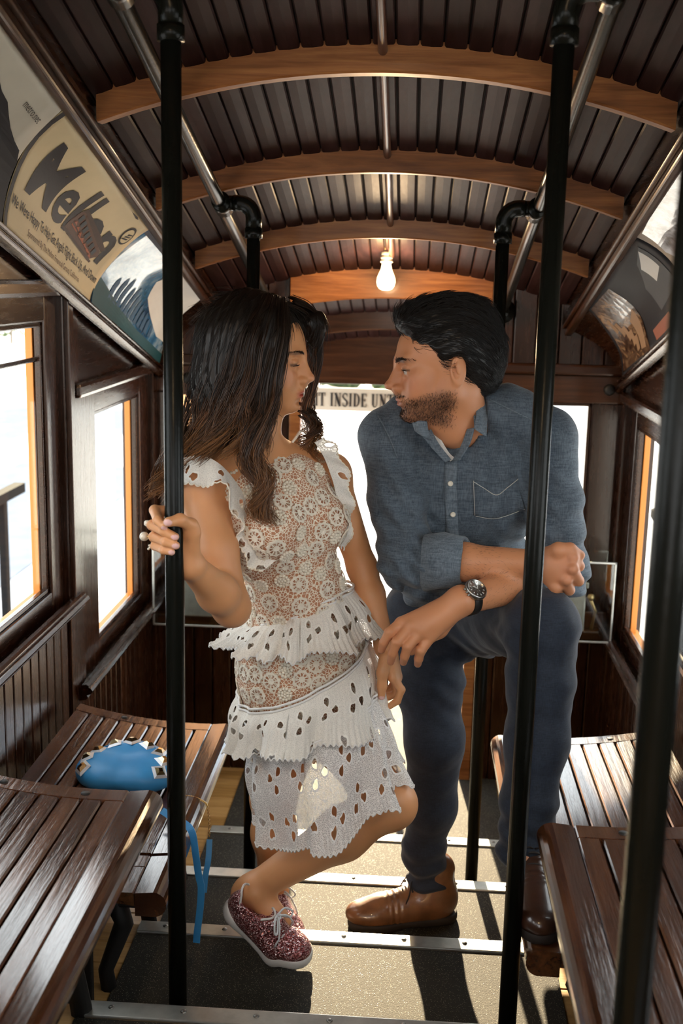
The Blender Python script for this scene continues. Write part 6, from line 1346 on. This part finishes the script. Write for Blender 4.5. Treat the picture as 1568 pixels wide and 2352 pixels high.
# ------------------------------------------------------------------ blue studded bag on the far left bench
plain('bag_blue', (0.045, 0.30, 0.66), 0.42, noise=.08, nscale=14, bump=.08, bscale=500); plain('stud_base', (0.62, 0.64, 0.68), .35, .3); plain('stud_gold', (0.55, 0.42, 0.22), .16, 1.0); plain('bag_strap', (0.05, 0.29, 0.62), .45)
bz = -1.163
bag = empty('clutch_bag', (-0.635, 2.44, bz)); tag(bag, 'bright blue clutch bag with pyramid studs lying on the slatted bench', 'bag')
BG = Sculpt(); bo = np.array(bag.location)
BG.ell((0, 0, .030), (.115, .085, .036), None, .02); BG.ell((-.06, 0, .028), (.052, .078, .032), None, .03); BG.ell((.055, .0, .028), (.056, .078, .032), None, .03); BG.ell((.0, .055, .050), (.050, .032, .024), None, .03)
BG.half((0, 0, -.002), (0, 0, -1), .008); BG.T = lambda P: .0016 * smooth_noise(P.astype(float), 40, 2)
np_mesh('bag_body', BG.mesh((-.15, -.13, -.02), (.15, .13, .10), .0032), 'bag_blue', bag)
def bag_z(x, y):
    z = .11
    for _ in range(40):
        d = float(BG.dist(np.array([[x, y, z]], f32))[0]); z -= d * .8
        if d < 3e-4: break
    return z
flap = []
for i in range(9):
    a = PI * (-.08 + 1.16 * i / 8); x, y = -.002 + .092 * math.cos(PI - a), -.030 + .088 * math.sin(PI - a) * .95
    if i in (4,): y -= .0
    z = bag_z(x, y); e = .0165; nx = (bag_z(x + .004, y) - bag_z(x - .004, y)) / .008; ny = (bag_z(x, y + .004) - bag_z(x, y - .004)) / .008; Q = Vector((-nx, -ny, 1)).to_track_quat('Z', 'Y').to_matrix().to_4x4(); Q = Matrix.Translation((x, y, z - .001)) @ Q @ Matrix.Rotation(a * .4, 4, 'Z')
    vs = [(-e, -e, 0), (e, -e, 0), (e, e, 0), (-e, e, 0), (-e * .66, -e * .66, .0045), (e * .66, -e * .66, .0045), (e * .66, e * .66, .0045), (-e * .66, e * .66, .0045)]; fs = [[0, 1, 5, 4], [1, 2, 6, 5], [2, 3, 7, 6], [3, 0, 4, 7], [4, 5, 6, 7]]
    sb = mesh('stud', *rot_geo((vs, fs), Q), 'stud_base', bag); e *= .62
    vs = [(-e, -e, .0045), (e, -e, .0045), (e, e, .0045), (-e, e, .0045), (-e * .45, -e * .45, .011), (e * .45, -e * .45, .011), (e * .45, e * .45, .011), (-e * .45, e * .45, .011)]; mesh('stud_cap', *rot_geo((vs, fs), Q), 'stud_gold', sb)
    flap.append((x, y, z))
tube('flap_seam', [(x * 1.10, y * 1.02 + .004, bag_z(x * 1.08, y * 1.02 + .004) + .0004) for x, y, z in flap[1:-1]], .0012, 'bag_strap', bag, 5)
def strap_geo(pts, w, t, up):
    C = catmull(pts, 60); T = np.gradient(C, axis=0); T /= np.linalg.norm(T, axis=1)[:, None]; U = np.array([nrm(np.array(u) - (np.array(u) @ q) * q) for u, q in zip(catmull(up, 60), T)]); V_ = np.cross(T, U); vs = []
    for c, u, v_ in zip(C, U, V_): vs += [c + u * w / 2 + v_ * t / 2, c + u * w / 2 - v_ * t / 2, c - u * w / 2 - v_ * t / 2, c - u * w / 2 + v_ * t / 2]
    fs = [[i * 4 + j, i * 4 + (j + 1) % 4, i * 4 + 4 + (j + 1) % 4, i * 4 + 4 + j] for i in range(59) for j in range(4)] + [[0, 1, 2, 3], [239, 238, 237, 236]]
    return vs, fs
sp = [J(372, 1862, 2.255), J(400, 1880, 2.240), J(428, 1895, 2.225), J(442, 1915, 2.212), J(449, 1960, 2.205), J(456, 2010, 2.203), J(462, 2040, 2.202), J(459, 2090, 2.201), J(453, 2140, 2.20), J(451, 2165, 2.20)]
o = fix_normals(mesh('strap', *strap_geo([p - bo for p in sp], .015, .0028, [(1, .0, .2)] * 10), 'bag_strap', bag)); o['label'] = 'hanging blue leather strap'
ch = catmull([J(410, 1828, 2.39), J(440, 1830, 2.385), J(462, 1838, 2.375), J(475, 1850, 2.365), J(480, 1880, 2.36), J(481, 1925, 2.358)], 46)
for i in range(len(ch) - 1):
    p, d = ch[i] - bo, nrm(ch[i + 1] - ch[i]); u = nrm(np.cross(d, [.3, .9, .2])); q = np.cross(d, u); u, q = (u, q) if i % 2 else (q, u)
    mesh('chain_link', *tube_geo([p + d * .0030 * math.cos(a) + u * .0022 * math.sin(a) for a in np.linspace(0, 2 * PI, 11)], .0008, 5), 'gold', bag, True)
cs = [J(481, 1928, 2.358), J(478, 1975, 2.34), J(472, 2010, 2.33), J(468, 2050, 2.32)]
o = fix_normals(mesh('strap', *strap_geo([p - bo for p in cs], .013, .0026, [(1, .3, 0)] * 4), 'bag_strap', bag))
# ------------------------------------------------------------------ lift everything so the landing is near z = 0
bpy.context.view_layer.update()
for o in list(bpy.data.objects):
    if o.parent is None: o.location.z += LIFT
